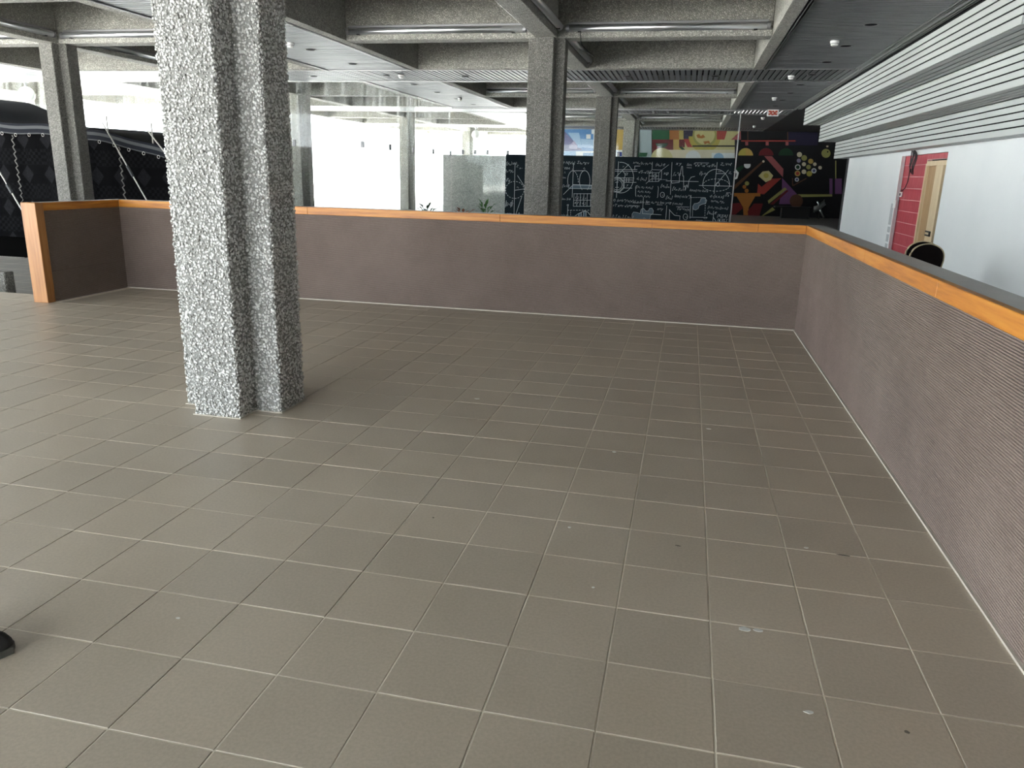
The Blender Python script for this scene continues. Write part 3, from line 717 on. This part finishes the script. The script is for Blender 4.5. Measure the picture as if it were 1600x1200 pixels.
# half sphere
diagram([circ(*B(1352, 440), 21, 25.5, 0, 180), bm_([(1365, 150), (1325, 540)]), bm_([(1140, 438), (1550, 448)]), bm_([(1340, 440), (1505, 245)]), bm_([(1350, 290), (1450, 290)]), circ(*B(1372, 425), 2.5, 3)],
        dashed=[circ(*B(1352, 440), 21, 10.5, 0, 180, 24), circ(*B(1352, 440), 21, 8.8, 180, 360, 24)])
# matrix brackets, axes, blob graph
diagram([bm_([(355, 440), (345, 460), (345, 560), (350, 575)])]); diagram([bm_([(625, 450), (630, 470), (622, 580), (615, 590)])])
diagram([circ(*B(680, 555), 3.3, 4)]); diagram([circ(*B(968, 830), 3.6, 4.6)])
diagram([bm_([(443, 585), (430, 790), (665, 805)])]); diagram([bm_([(735, 690), (720, 885)])])
diagram([bm_([(770, 740), (765, 880)]), bm_([(765, 740), (830, 810), (900, 820), (895, 885)])])
diagram([bm_([(1038, 560), (1025, 850)]), bm_([(1020, 835), (1240, 838)])], dashed=[ld(B(1040, 588), B(1215, 588)), ld(B(1218, 590), B(1210, 835)), ld(B(1060, 700), B(1055, 830))])
diagram([bm_([(1320, 790), (1310, 890)]), bm_([(1320, 840), (1350, 890)])])
def blob_shape(pts):
    pts = list(pts)
    q = [at_y(*p, YC-.001) for p in pts]; b = MB(); n = len(q)
    b.add([(v.x, v.y, v.z) for v in q]+[(v.x, v.y+.001, v.z) for v in q], [tuple(range(n)), tuple(range(2*n-1, n-1, -1))])
    cl(b.build('chalk_shading', 'chalk_blue', cb)); diagram([pts+pts[:1]], .016)
blob_shape(bm_([(300, 800), (320, 770), (360, 775), (400, 790), (415, 735), (445, 725), (475, 760), (505, 755), (520, 725), (550, 722), (568, 755), (560, 795), (530, 810), (525, 850), (490, 865), (450, 845), (420, 875), (330, 880), (300, 850)]))
blob_shape(bm_([(1060, 700), (1080, 665), (1120, 660), (1150, 640), (1165, 600), (1210, 595), (1235, 625), (1220, 665), (1180, 672), (1140, 690), (1130, 725), (1095, 745), (1065, 735)]))
blob_shape(am([(920, 500), (975, 455), (1215, 462), (1210, 505)]))
blob_shape(am([(1040, 880), (1045, 835), (1080, 815), (1085, 880)]))
blob_shape(am([(1105, 880), (1110, 800), (1145, 802), (1145, 880)]))
def formula(u, v, txt, hpx, tilt=0.0):
    cu = bpy.data.curves.new('chalk_formula', 'FONT'); cu.body = txt; cu.size = hpx/1190*30*1.12; cu.shear = .28; cu.resolution_u = 1; cu.extrude = .001; cu.offset = -.0015
    ob = bpy.data.objects.new('tmp', cu); COL.objects.link(ob)
    dg = bpy.context.evaluated_depsgraph_get(); me = bpy.data.meshes.new_from_object(ob.evaluated_get(dg)); bpy.data.objects.remove(ob)
    o = link('chalk_formula', me, None, cb); me.materials.clear(); me.materials.append(MATS['chalk'])
    p = at_y(u, v, YF_); o.location = (p.x+2.97, p.y-YC, p.z-ZL); o.rotation_euler = (math.pi/2, tilt, 0)
for x, y, t, h in [(85, 185, '{yₙ}≠0', 8), (75, 280, 'zₙ=yₙ', 7.5), (80, 410, '∛q', 8), (222, 220, 'Z', 6), (262, 245, 'x–', 6), (228, 495, 'r₁', 6), (85, 720, '[pξ]', 8), (90, 855, '[Δ]', 7), (245, 845, 'Rᵥ', 6),
                   (805, 175, '=ε·N[√a]', 7), (1020, 175, 'Σaₙ=g·v', 7), (800, 245, 'vT·BBA', 6), (850, 300, 'λ', 5), (830, 370, 'lim', 5.5), (830, 480, '[a/x]', 7), (790, 650, 'e lim 5/4', 6), (785, 720, 'xₙ', 5), (885, 730, 'M', 5), (810, 860, 'p(x,x)', 6),
                   (990, 635, '1 2 1 2 6', 6.2), (985, 705, '8 7 2 4 2', 6.2), (955, 255, 'a', 5), (1100, 245, 'd₂', 5)]:
    formula(*A(x, y), t, h*.72, .02)
for x, y, t, h in [(310, 165, 'x=xₙ/yₙ-y₀=e', 6), (590, 190, '(xₙ):ε', 7), (845, 180, 'x·y', 7.5), (980, 195, 'lim ⁿ√xⁿ-xⁿ-x²', 7), (1295, 195, 'yₙ', 8), (1400, 185, 'Zₙ:V=ℓ', 6.2), (375, 285, '√5-√5x²', 7), (205, 310, 'α', 8), (180, 215, 'r', 6), (350, 365, 'd₁ [xₙ]', 6.5),
                   (690, 300, 'xφ', 7), (810, 310, '∫₀ˢα', 7), (1130, 305, '∛p=1', 7), (1505, 290, 'Zₙ', 5), (1370, 270, 'tan', 4.5), (655, 455, '[xₙ]ₘ', 7), (350, 465, '[x₁ x₂ x₁x₂]', 6), (355, 520, ' x₂x₁ x₁x₂', 6), (350, 575, ' x₁x₁ x₃x₂', 6), (800, 490, '[zₓ,yₓ)ₗ', 7.5), (1015, 510, 'limx)=n·k√x', 6.2),
                   (230, 445, 'y', 6), (720, 600, '[xₙ]', 7), (825, 585, 'lim(-n/xⁿ)', 7), (1265, 585, 'd:-[x,x,x]', 6.5), (1455, 575, '∜a⁺', 7), (1280, 645, 'tx=xₙ+yₙ', 6), (55, 635, '4) (a+bⁿ)²x(√x) y lim m', 6.4), (465, 655, 'lim xₙ=q lim y<ε·(-m,m)', 6.4), (55, 700, 'vT x=r √x²-y²+z²', 6.6),
                   (610, 745, 'x=y', 6.5), (855, 745, '∛x²+a(x)', 6.6), (1245, 720, '[a,bₙ+y₂,[y₁-z₁]', 5.5), (1235, 790, '[aₙ]:ε', 7), (50, 835, 'b [ x₁ ] [ x₂ ]', 7), (590, 875, 'p(x)=d', 5), (1075, 895, '√a+x', 6), (1360, 830, '[R][A]', 6.5), (1360, 885, '[K][L]', 6.5), (1190, 855, 'e,3', 5), (670, 565, 'Q', 4), (960, 842, 'Q', 4.6), (850, 790, 'c', 4)]:
    formula(*B(x, y), t, h*.78, .03)
diagram([bm_([(1085, 155), (1262, 158)]), bm_([(855, 705), (1015, 708)]), bm_([(255, 690), (380, 692)]), bm_([(985, 215), (1045, 218)]), bm_([(310, 655), (415, 655)]), bm_([(465, 672), (525, 674)]), bm_([(610, 680), (680, 682)]), bm_([(1100, 872), (1180, 875)]), bm_([(1480, 530), (1530, 530)])], .015)

# ------------------------------------------------------------------ murals on the back wall
PAL = {'black': (.010, .010, .012), 'yellow': (.42, .36, .085), 'pale_yellow': (.52, .48, .23), 'orange': (.36, .14, .035), 'red': (.36, .055, .045), 'maroon': (.13, .018, .022), 'pink': (.34, .10, .105), 'green': (.02, .10, .045),
       'dark_green': (.012, .045, .022), 'navy': (.020, .018, .045), 'purple': (.17, .075, .19), 'cream': (.62, .57, .42), 'white': (.66, .70, .70), 'blue': (.08, .22, .46), 'light_blue': (.26, .42, .60), 'slate': (.10, .11, .24), 'ochre': (.48, .33, .09), 'grey_blue': (.36, .44, .46), 'brown': (.10, .05, .03), 'lavender': (.28, .27, .42), 'deep_blue': (.03, .05, .25), 'olive': (.30, .30, .10)}
for k_, c_ in PAL.items(): mat('paint_'+k_, c_, .55, 0, .25)
mu = tag(empty('mural', (0.4, YM, ZL)), 'wide dark mural of lamps, billiard balls and geometric shapes on the back wall', 'mural')
mb_ = tag(empty('mural', (-5.9, YM, ZL)), 'blue painted panel with a diagonal, seen above the chalkboard between the two columns', 'mural')
layer = [0]
def paint(pts, c, host=mu, name='painted_shape'):
    layer[0] += 1; y = YM-.0006*layer[0]-.001
    q = [at_y(p[0], p[1], YM) for p in pts]; n = len(q)
    for v in q: v.z = min(max(v.z, ZL), ZS-.02)
    hx, hy, hz = host.location
    ar = sum(q[i].x*q[(i+1) % n].z-q[(i+1) % n].x*q[i].z for i in range(n))
    if ar < 0: q = q[::-1]
    b = MB(); b.add([(v.x-hx, y-hy, v.z-hz) for v in q]+[(v.x-hx, YM+.015-hy, v.z-hz) for v in q], [tuple(range(n)), tuple(range(2*n-1, n-1, -1))]+[(i, i+n, (i+1) % n+n, (i+1) % n) for i in range(n)])
    b.build(name, 'paint_'+c, host)
def M(x, y): return 1020+x*.2, 170+y*.2
def mp_(l): return [M(*p) for p in l]
def disc(x, y, r, a0=0, a1=360, n=20): return [M(x+r*math.cos(math.radians(a0+(a1-a0)*k/n)), y-r*math.sin(math.radians(a0+(a1-a0)*k/n))) for k in range(n if a1-a0 == 360 else n+1)]
def rect(x0, y0, x1, y1): return mp_([(x0, y0), (x1, y0), (x1, y1), (x0, y1)])
# upper left, bright, behind the glass
paint(rect(-20, 172, 690, 900), 'black')
paint(rect(-110, 165, -10, 385), 'grey_blue', name='painted_panel')
paint(rect(-5, 165, 130, 240), 'green'); paint(rect(130, 165, 205, 240), 'orange'); paint(rect(205, 165, 245, 385), 'yellow'); paint(rect(245, 165, 640, 385), 'pale_yellow')
paint(rect(-5, 240, 160, 385), 'maroon'); paint(disc(70, 250, 55, 200, 340), 'dark_green'); paint(rect(160, 240, 250, 300), 'maroon'); paint(rect(160, 240, 205, 385), 'ochre')
paint(mp_([(240, 165), (315, 165), (310, 235), (240, 235)]), 'navy'); paint(mp_([(240, 235), (310, 235), (330, 300), (270, 300)]), 'red')
paint(disc(405, 215, 125, 180, 360), 'yellow'); paint(disc(405, 205, 95), 'olive'); paint(disc(405, 200, 80), 'pale_yellow'); paint(mp_([(500, 165), (580, 165), (560, 240), (500, 240)]), 'red')
paint(mp_([(340, 205), (362, 196), (375, 215), (392, 200), (410, 222), (385, 232), (350, 228)]), 'orange'); paint(mp_([(395, 255), (440, 250), (450, 275), (425, 268), (405, 280)]), 'orange')
paint(mp_([(205, 300), (225, 295), (265, 330), (250, 340)]), 'dark_green'); paint(rect(100, 320, 640, 385), 'cream'); paint(disc(315, 385, 60, 0, 180, 12), 'white'); paint(disc(70, 390, 85, 0, 180, 12), 'pale_yellow'); paint(rect(460, 345, 640, 385), 'white'); paint(disc(515, 385, 40, 0, 180, 10), 'light_blue')
paint(mp_([(610, 242), (688, 168), (688, 242)]), 'pink'); paint(mp_([(640, 165), (688, 165), (600, 245), (575, 245)]), 'pale_yellow')
paint(rect(640, 242, 690, 385), 'black')
# dark right part
paint(rect(688, 172, 1500, 900), 'black'); paint(rect(1060, 168, 1290, 285), 'navy')
paint(rect(690, 246, 1115, 256), 'red'); paint(rect(739, 170, 746, 246), 'brown'); paint(rect(1051, 170, 1058, 246), 'brown')
for cx_, c_, c2_ in ((725, 'yellow', 'ochre'), (885, 'maroon', 'maroon'), (1040, 'dark_green', 'dark_green')):
    paint(rect(cx_-3, 258, cx_+20, 292), 'pink'); paint(disc(cx_, 365, 58, 0, 180, 14), c_); paint(disc(cx_, 365, 58, 0, 90, 8)+[M(cx_, 365)], c2_)
paint(rect(310, 286, 1220, 297), 'black')
paint(mp_([(870, 370), (930, 370), (1020, 470), (1016, 535)]), 'pink')
paint(mp_([(1005, 542), (870, 668), (815, 662), (822, 585), (850, 610), (930, 545)]), 'red'); paint(mp_([(1010, 540), (1125, 665), (1075, 745), (985, 745), (1008, 640)]), 'purple')
paint(mp_([(825, 525), (858, 490), (905, 484), (940, 522), (922, 555), (882, 574)]), 'pale_yellow'); paint(disc(885, 522, 20), 'yellow')
paint(mp_([(628, 640), (622, 610), (858, 406), (868, 414)]), 'brown'); paint(disc(864, 411, 9), 'cream')
paint(disc(735, 583, 17), 'olive'); paint(disc(715, 610, 15), 'orange'); paint(disc(733, 640, 16), 'orange')
paint(rect(635, 658, 840, 684), 'orange'); paint(mp_([(655, 684), (800, 684), (750, 770), (705, 770)]), 'orange'); paint(mp_([(610, 740), (680, 735), (705, 775), (640, 860), (610, 860)]), 'maroon'); paint(mp_([(705, 770), (750, 770), (740, 860), (705, 860)]), 'orange'); paint(mp_([(740, 800), (790, 740), (860, 740), (830, 860), (742, 860)]), 'maroon')
paint(mp_([(905, 742), (898, 718), (1030, 614), (1048, 628)]), 'olive'); paint(mp_([(915, 745), (1045, 635), (1060, 640), (940, 750)]), 'maroon'); paint(mp_([(850, 838), (935, 768), (955, 790), (858, 862)]), 'olive')
paint(mp_([(640, 480), (680, 490), (720, 450), (700, 440), (670, 455)]), 'dark_green'); paint(disc(738, 440, 26, 160, 380, 10), 'white'); paint(mp_([(632, 495), (650, 475), (672, 500), (660, 545), (632, 555), (650, 530), (655, 505)]), 'white')
for x_, y_, r_, c_ in [(1145, 358, 20, 'cream'), (1182, 384, 22, 'olive'), (1233, 410, 20, 'ochre'), (1140, 405, 16, 'lavender'), (1180, 433, 16, 'cream'), (1265, 433, 14, 'cream'), (1306, 460, 14, 'cream'), (1132, 456, 22, 'white'), (1132, 456, 15, 'dark_green'), (1216, 455, 18, 'olive'),
                        (1258, 484, 20, 'white'), (1258, 484, 12, 'slate'), (1130, 505, 22, 'ochre'), (1130, 505, 13, 'red'), (1180, 492, 18, 'cream'), (1222, 507, 22, 'yellow'), (1125, 553, 16, 'white'), (1125, 553, 10, 'slate')]: paint(disc(x_, y_, r_), c_)
paint(mp_([(1088, 540), (1094, 540), (1097, 595), (1198, 540), (1200, 548), (1096, 604), (1088, 600)]), 'brown')
paint(disc(1352, 348, 35), 'olive'); paint(disc(1365, 337, 6), 'black'); paint(rect(1355, 288, 1370, 300), 'cream')
paint(rect(1380, 545, 1475, 665), 'purple'); paint(rect(1402, 545, 1422, 665), 'black'); paint(mp_([(1130, 668), (1400, 668), (1400, 685), (1150, 690)]), 'olive'); paint(disc(1120, 720, 52), 'brown'); paint(rect(1425, 405, 1432, 545), 'olive')
# blue panel and yellow panel
def Mb(x, y): return 860+x*.125, 190+y*.125
def mbp(l): return [Mb(*p) for p in l]
paint(mbp([(120, 60), (930, 60), (930, 470), (110, 470)]), 'white', mb_, 'painted_panel')
paint(mbp([(155, 95), (540, 95), (540, 370), (150, 370)]), 'blue', mb_); paint(mbp([(155, 95), (400, 360), (150, 370)]), 'slate', mb_); paint(mbp([(220, 140), (360, 140), (400, 330), (350, 330)]), 'light_blue', mb_); paint(mbp([(450, 160), (505, 160), (505, 215), (450, 215)]), 'white', mb_); paint(mbp([(515, 100), (545, 100), (545, 155), (515, 155)]), 'white', mb_)
paint(mbp([(380, 215), (540, 225), (540, 340), (400, 320)]), 'light_blue', mb_); paint(mbp([(410, 390), (540, 390), (540, 430), (410, 430)]), 'light_blue', mb_); paint(mbp([(240, 300), (300, 240), (340, 300), (340, 340), (230, 340)]), 'lavender', mb_); paint(mbp([(150, 372), (320, 372), (320, 430), (140, 430)]), 'light_blue', mb_)
paint(mbp([(825, 100), (915, 100), (915, 355), (820, 355)]), 'ochre', mb_); paint(mbp([(835, 380), (895, 380), (895, 435), (835, 435)]), 'deep_blue', mb_)
paint(mbp([(1030, 60), (1110, 60), (1110, 460), (1030, 460)]), 'dark_green', mu); paint(mbp([(1105, 390), (1215, 390), (1200, 440), (1110, 440)]), 'green', mu)

# black counter with grey sculpture in front of the mural
ct = tag(empty('counter', (5.05, 38.6, ZL)), 'black counter table standing in front of the dark mural', 'counter')
p0 = at_y(1210, 322, 38.6); p1 = at_y(1268, 322, 38.6)
xa, xb = p0.x-5.05, p1.x-5.05; zt = p0.z-ZL
MB().box(xa, xb, -.4, .4, zt-.06, zt, .01).build('top', 'black_plastic', ct)
MB().box(xa+.35, xb-.1, -.3, .3, 0, zt-.06).build('body', 'black_plastic', ct)
sc_ = tag(empty('metal_sculpture', (5.05+xb+.5, 38.5, ZL)), 'grey branching metal shape standing right of the black counter', 'sculpture')
def q_(u, v): p = at_y(u, v, 38.5); return (p.x-sc_.location.x, p.y-sc_.location.y, p.z-ZL)
MB().tube([q_(1271.5, 326), q_(1275, 326), q_(1280, 324), q_(1287, 316), q_(1288, 312)], [.12, .14, .13, .09, .03], 8).build('body', 'steel', sc_, True)
for pts in ([q_(1280, 324), q_(1279, 318), q_(1277, 315)], [q_(1281, 325), q_(1290, 319)], [q_(1280, 325), q_(1284, 333), q_(1287, 340)], [q_(1274, 326), q_(1271.5, 332)]): MB().tube(pts, [.08]+[.04]*(len(pts)-1), 7).build('branch', 'steel', sc_, True)
MB().tube([q_(1281, 326), (q_(1281, 326)[0], 0, 0)], .03, 8).build('stem', 'black_plastic', sc_)

# ------------------------------------------------------------------ stacked banquet chairs
def make_chair():
    c = empty('banquet_chair')
    prof = []
    for k in range(25):
        a = math.pi*k/24; prof.append((.235*math.cos(a)*(1-.10*math.sin(a)**6), .70+.235*math.sin(a)**.75))
    pts = [(.185, .44)]+[(.215, .56)]+prof+[(-.215, .56), (-.185, .44)]
    b = MB(); n = len(pts)
    yb = lambda z: -.20-(z-.44)*.16
    b.add([(x*.96, yb(z)-.028, z) for x, z in pts]+[(x*.96, yb(z)+.028, z) for x, z in pts], [tuple(range(n)), tuple(range(2*n-1, n-1, -1))]+[((i+1) % n, i, i+n, (i+1) % n+n) for i in range(n)])
    b.build('backrest', 'chair_fabric', c)
    MB().tube([(x, yb(z), z) for x, z in pts], .016, 8).build('back_frame', 'chair_frame', c, True)
    s = MB().box(-.21, .21, -.20, .22, .40, .48, .025); s.build('seat', 'chair_fabric', c)
    MB().tube([(-.2, -.19, .395), (-.2, .2, .395), (.2, .2, .395), (.2, -.19, .395), (-.2, -.19, .395)], .012, 6).build('seat_frame', 'chair_frame', c)
    for sx_ in (-1, 1):
        MB().tube([(sx_*.185, -.20, .44), (sx_*.20, -.20, .3), (sx_*.215, -.27, .0)], .013, 8).build('leg', 'chair_frame', c)
        MB().tube([(sx_*.195, .19, .40), (sx_*.21, .215, .0)], .013, 8).build('leg', 'chair_frame', c)
    return c
ch0 = make_chair(); ch1 = copy_tree(ch0)
for o, p, l in ((ch0, (3.53, 10.55, ZL), 'black-backed banquet chair with beige frame, front one of the pair by the white wall'),
                (ch1, (3.515, 10.60, ZL+.075), 'rear chair of the black pair by the white wall, only its frame edge showing')):
    o.location = p; o.rotation_euler.z = math.radians(-8); tag(o, l, 'chair', 'banquet chairs by the white wall')
ch1.location = (3.605, 11.1, ZL)

# ------------------------------------------------------------------ black tent on the left
YT = 13.2
tn = tag(empty('tent', (-15.5, YT, ZL)), 'large black woollen tent with patterned side walls at the far left', 'tent')
def tl(o): o.location = (15.5, -YT, -ZL); return o
XC = -11.9                                              # right corner, behind the near column
def eave(x): t = max(0.0, min(1.0, (x+16.4)/(16.4-11.9))); return 2.36-.12*t-.40*t**3+.04*math.cos((x+13.5)*4)*.5
b = MB(); nx = 60; xs_ = [-21+(XC+21)*k/nx for k in range(nx+1)]
vs = []
for x in xs_:
    for k in range(5): vs.append((x, YT+.05*math.sin(x*3.1)*(1-k/4)+.02*math.sin(x*9), ZL+(eave(x)-.14-ZL)*k/4))
b.add(vs, [(i*5+k, (i+1)*5+k, (i+1)*5+k+1, i*5+k+1) for i in range(nx) for k in range(4)])
tl(b.build('front_wall', 'tent_cloth', tn, True))
b = MB(); vs = []
for i in range(13):
    y = YT+i*.35
    for k in range(3): vs.append((XC+.03*math.sin(i*1.3), y, ZL+(eave(XC)-.14+.02*i-ZL)*k/2))
b.add(vs, [(i*3+k, (i+1)*3+k, (i+1)*3+k+1, i*3+k+1) for i in range(12) for k in range(2)]); tl(b.build('side_wall', 'tent_cloth', tn, True))
def roof_z(x, y):
    t = (y-YT)/4.2; e = eave(x)
    peak = 0.75*math.exp(-((x+19.7)/1.55)**2)*min(1, .15+1.6*t) if t > 0 else 0
    return e+.05*math.sin(min(1, max(0, t))*math.pi/2)+peak
b = MB(); ny = 14; vs = [(x, YT-.12+4.3*k/ny, roof_z(x, YT-.12+4.3*k/ny)) for x in xs_ for k in range(ny+1)]
b.add(vs, [(i*(ny+1)+k, (i+1)*(ny+1)+k, (i+1)*(ny+1)+k+1, i*(ny+1)+k+1) for i in range(nx) for k in range(ny)]); tl(b.build('roof', 'tent_roof', tn, True))
for dz0, dz1, m_ in ((-.20, 0.02, 'tent_roof'), (-.10, -.03, 'tent_band'), (-.215, -.19, 'tent_band')):
    b = MB(); yy = YT-.125-(.004 if m_ == 'tent_band' else 0); vs = []
    for x in xs_: vs += [(x, yy, eave(x)+dz0), (x, yy, eave(x)+dz1)]
    b.add(vs, [(2*i, 2*i+2, 2*i+3, 2*i+1) for i in range(nx)]); tl(b.build('valance' if m_ == 'tent_roof' else 'trim_band', m_, tn, True))
for k in range(24):
    x = -20.8+k*.38; z = eave(x)-.235
    tl(MB().tube([(x+.035*math.cos(a), YT-.13, z+.035*math.sin(a)) for a in [2*math.pi*i/10 for i in range(11)]], .006, 5, False).build('ring', 'rope', tn))
for x in (-16.0, -14.02, -13.11):                       # braided ties down the wall
    pts = [(x+.035*math.sin(k*2.1)+.03*k/30, YT-.09, eave(x)-.25-1.6*k/30) for k in range(31)]
    tl(MB().tube(pts, .014, 5).build('braid', 'braid', tn))
for x, zt in ((-13.54, 2.50), (-12.37, 2.36)): tl(MB().tube([(x, YT+.14, ZL), (x, YT+.14, zt+.06)], .016, 6).build('pole', 'rope', tn))
def rope(p, q, label):
    p, q = Vector(p), Vector(q); q = tuple(p+(q-p)*((p.z-ZL)/(p.z-q.z))); p = tuple(p)
    o = tag(empty('guy_rope', q), label, 'rope', 'guy ropes of the tent')
    loc(MB().tube([p, q], .016, 6).build('line', 'rope', o), o); d = Vector(q)-Vector(p); m_ = Vector(p)+d*.35
    loc(MB().tube([m_, m_+d.normalized()*.35], .035, 6).build('strap', 'tent_band', o), o)
    loc(MB().box(q[0]-.04, q[0]+.04, q[1]-.04, q[1]+.04, ZL, ZL+.06, .01).build('peg', 'steel', o), o)
def toward(u, v, ref, z=ZL):
    return tuple(at_z(u, v, z))
g = at_y(160, 192, YT-.1); e = at_y(262, 352, YT-2.2); rope(tuple(g), tuple(at_y(243, 337, 11.9)), 'guy rope slanting down the tent wall right of the far left column')
g2 = at_y(230, 203, YT-.1); e2 = at_y(330, 330, 12.4); rope(tuple(g2), tuple(e2), 'guy rope leaving the tent corner beside the nearest column')
g3 = at_y(-22, 232, 11.4); e3 = at_y(60, 372, 9.6); rope(tuple(g3), tuple(e3), 'white guy rope crossing the dark tent opening at the left edge')
ct_ = tag(empty('rug', (-16, 11.4, ZL)), 'dark rug with pale fringe on the lower floor before the tent', 'rug')
loc(MB().box(-20.5, -12.75, 9.75, YT-.1, ZL, ZL+.014).build('pile', 'carpet', ct_), ct_)
b = MB()
for k in range(140):
    x = -20.45+k*.055; b.box(x, x+.02, 9.75-random.uniform(.06, .11), 9.75, ZL+.001, ZL+.008)
tag(loc(b.build('fringe', 'rope', ct_), ct_), kind='stuff')

# grey stone block beside the step
tag(MB().box(-11.2, -9.26, 5.86, 6.02, 0, .35, .012).build('stone_block', 'aggregate', None, loc=(0, 0, ZL)), 'rough grey stone block at the left edge below the step', 'stone block')

# ------------------------------------------------------------------ plants beyond the half-wall
def plant(p, h, m_, pot, label, n=16, spread=.35):
    o = tag(empty('potted_plant', p), label, 'plant', 'potted plants along the glazing')
    MB().lathe([(.0005, 0), (.11, 0), (.15, .28), (.165, .28), (.165, .31), (.14, .31), (.135, .28), (.0005, .28)], n=14).build('pot', pot, o, True)
    for k in range(n):
        a = 2.4*k; r_ = spread*(.35+.65*((k*37) % 11)/10); z1 = .28+(h-.28)*(.55+.45*((k*53) % 13)/12)
        tip = Vector((r_*math.cos(a), r_*math.sin(a), z1)); mid = Vector((tip.x*.4, tip.y*.4, .28+(z1-.28)*.7))
        stm = MB().tube([(0, 0, .26), mid, tip], .006, 5).build('stem', m_, o)
        d = (tip-mid).normalized(); s = d.cross(Vector((0, 0, 1))); s = s.normalized() if s.length > .01 else Vector((1, 0, 0)); u_ = s.cross(d); l_ = .16
        b = MB(); b.add([tip-d*.05, tip+d*l_*.4+s*.055+u_*.01, tip+d*l_-u_*.04, tip+d*l_*.4-s*.055+u_*.01, tip+d*l_*.4-u_*.008], [(0, 1, 4), (1, 2, 4), (2, 3, 4), (3, 0, 4)]); b.build('leaf', m_, stm)
plant((-8.35, 21.0, ZL), .78, 'leaf_dark', 'pot_dark', 'dark leafy potted plant beyond the rim, below the pale outdoor column')
plant((-6.42, 21.0, ZL), .92, 'leaf', 'pot_dark', 'bright green potted plant beyond the rim, left of the chalkboard', 14, .24)
plant((-7.15, 21.0, ZL), .70, 'terracotta', 'terracotta', 'reddish-leaved potted plant beyond the rim, between the two other plants', 10, .26)
# outdoor globe lamps
for p_, l_ in (((at_y(38, 120, 18.81).x, 18.81, ZS), 'white globe lamp outside at the far left above the tent'), ((at_y(744, 202, 40.11).x, 40.11, ZS), 'small white globe lamp outside near the faint column')):
    o = tag(empty('globe_lamp', p_), l_, 'lamp', 'outdoor globe lamps')
    MB().lathe([(.0005, -.62)]+[(.24*math.sin(math.pi*k/12), -.38-.24*math.cos(math.pi*k/12)) for k in range(1, 12)]+[(.05, -.14)], n=18).build('globe', 'globe_glass', o, True)
    MB().lathe([(.045, -.16), (.045, -.02), (.11, -.02), (.11, 0.0)], n=12).build('stem', 'trim_metal', o)

# ------------------------------------------------------------------ shoe at the left edge
sh = tag(empty('shoe', (-2.30, -1.12, 0), math.radians(8)), 'tip of a black shoe with grey sole at the left edge of the picture', 'shoe')
def shoe_ring(x, w, h, z0, n=14):
    return [(x, w*math.cos(math.pi*k/(n-1)), z0+h*math.sin(math.pi*k/(n-1))) for k in range(n)]
st_ = [(.115, .010, .020), (.105, .028, .036), (.08, .040, .048), (.04, .047, .058), (-.02, .047, .075), (-.07, .043, .10), (-.12, .042, .105), (-.16, .036, .10), (-.175, .020, .08)]
b = MB(); vs = []
for x_, w_, h_ in st_: vs += shoe_ring(x_, w_, h_, .022)
b.add(vs, [(i*14+k, i*14+k+1, (i+1)*14+k+1, (i+1)*14+k) for i in range(len(st_)-1) for k in range(13)]+[tuple(range(13, -1, -1)), tuple((len(st_)-1)*14+k for k in range(14))]); upp = b.build('upper', 'shoe_upper', sh, True)
out_ = [(x_, w_+.005) for x_, w_, _ in st_]; pts = [(.125, 0)]+[(x_, -w_) for x_, w_ in out_]+[(-.183, 0)]+[(x_, w_) for x_, w_ in out_[::-1]]
MB().prism(pts, 0.0005, .024).build('sole', 'shoe_sole', sh)
for k in range(4): MB().tube([(.03-k*.028, -.022, .082+k*.007), (.03-k*.028, 0, .086+k*.008), (.03-k*.028, .022, .082+k*.007)], .004, 6).build('lace', 'shoe_upper', upp)
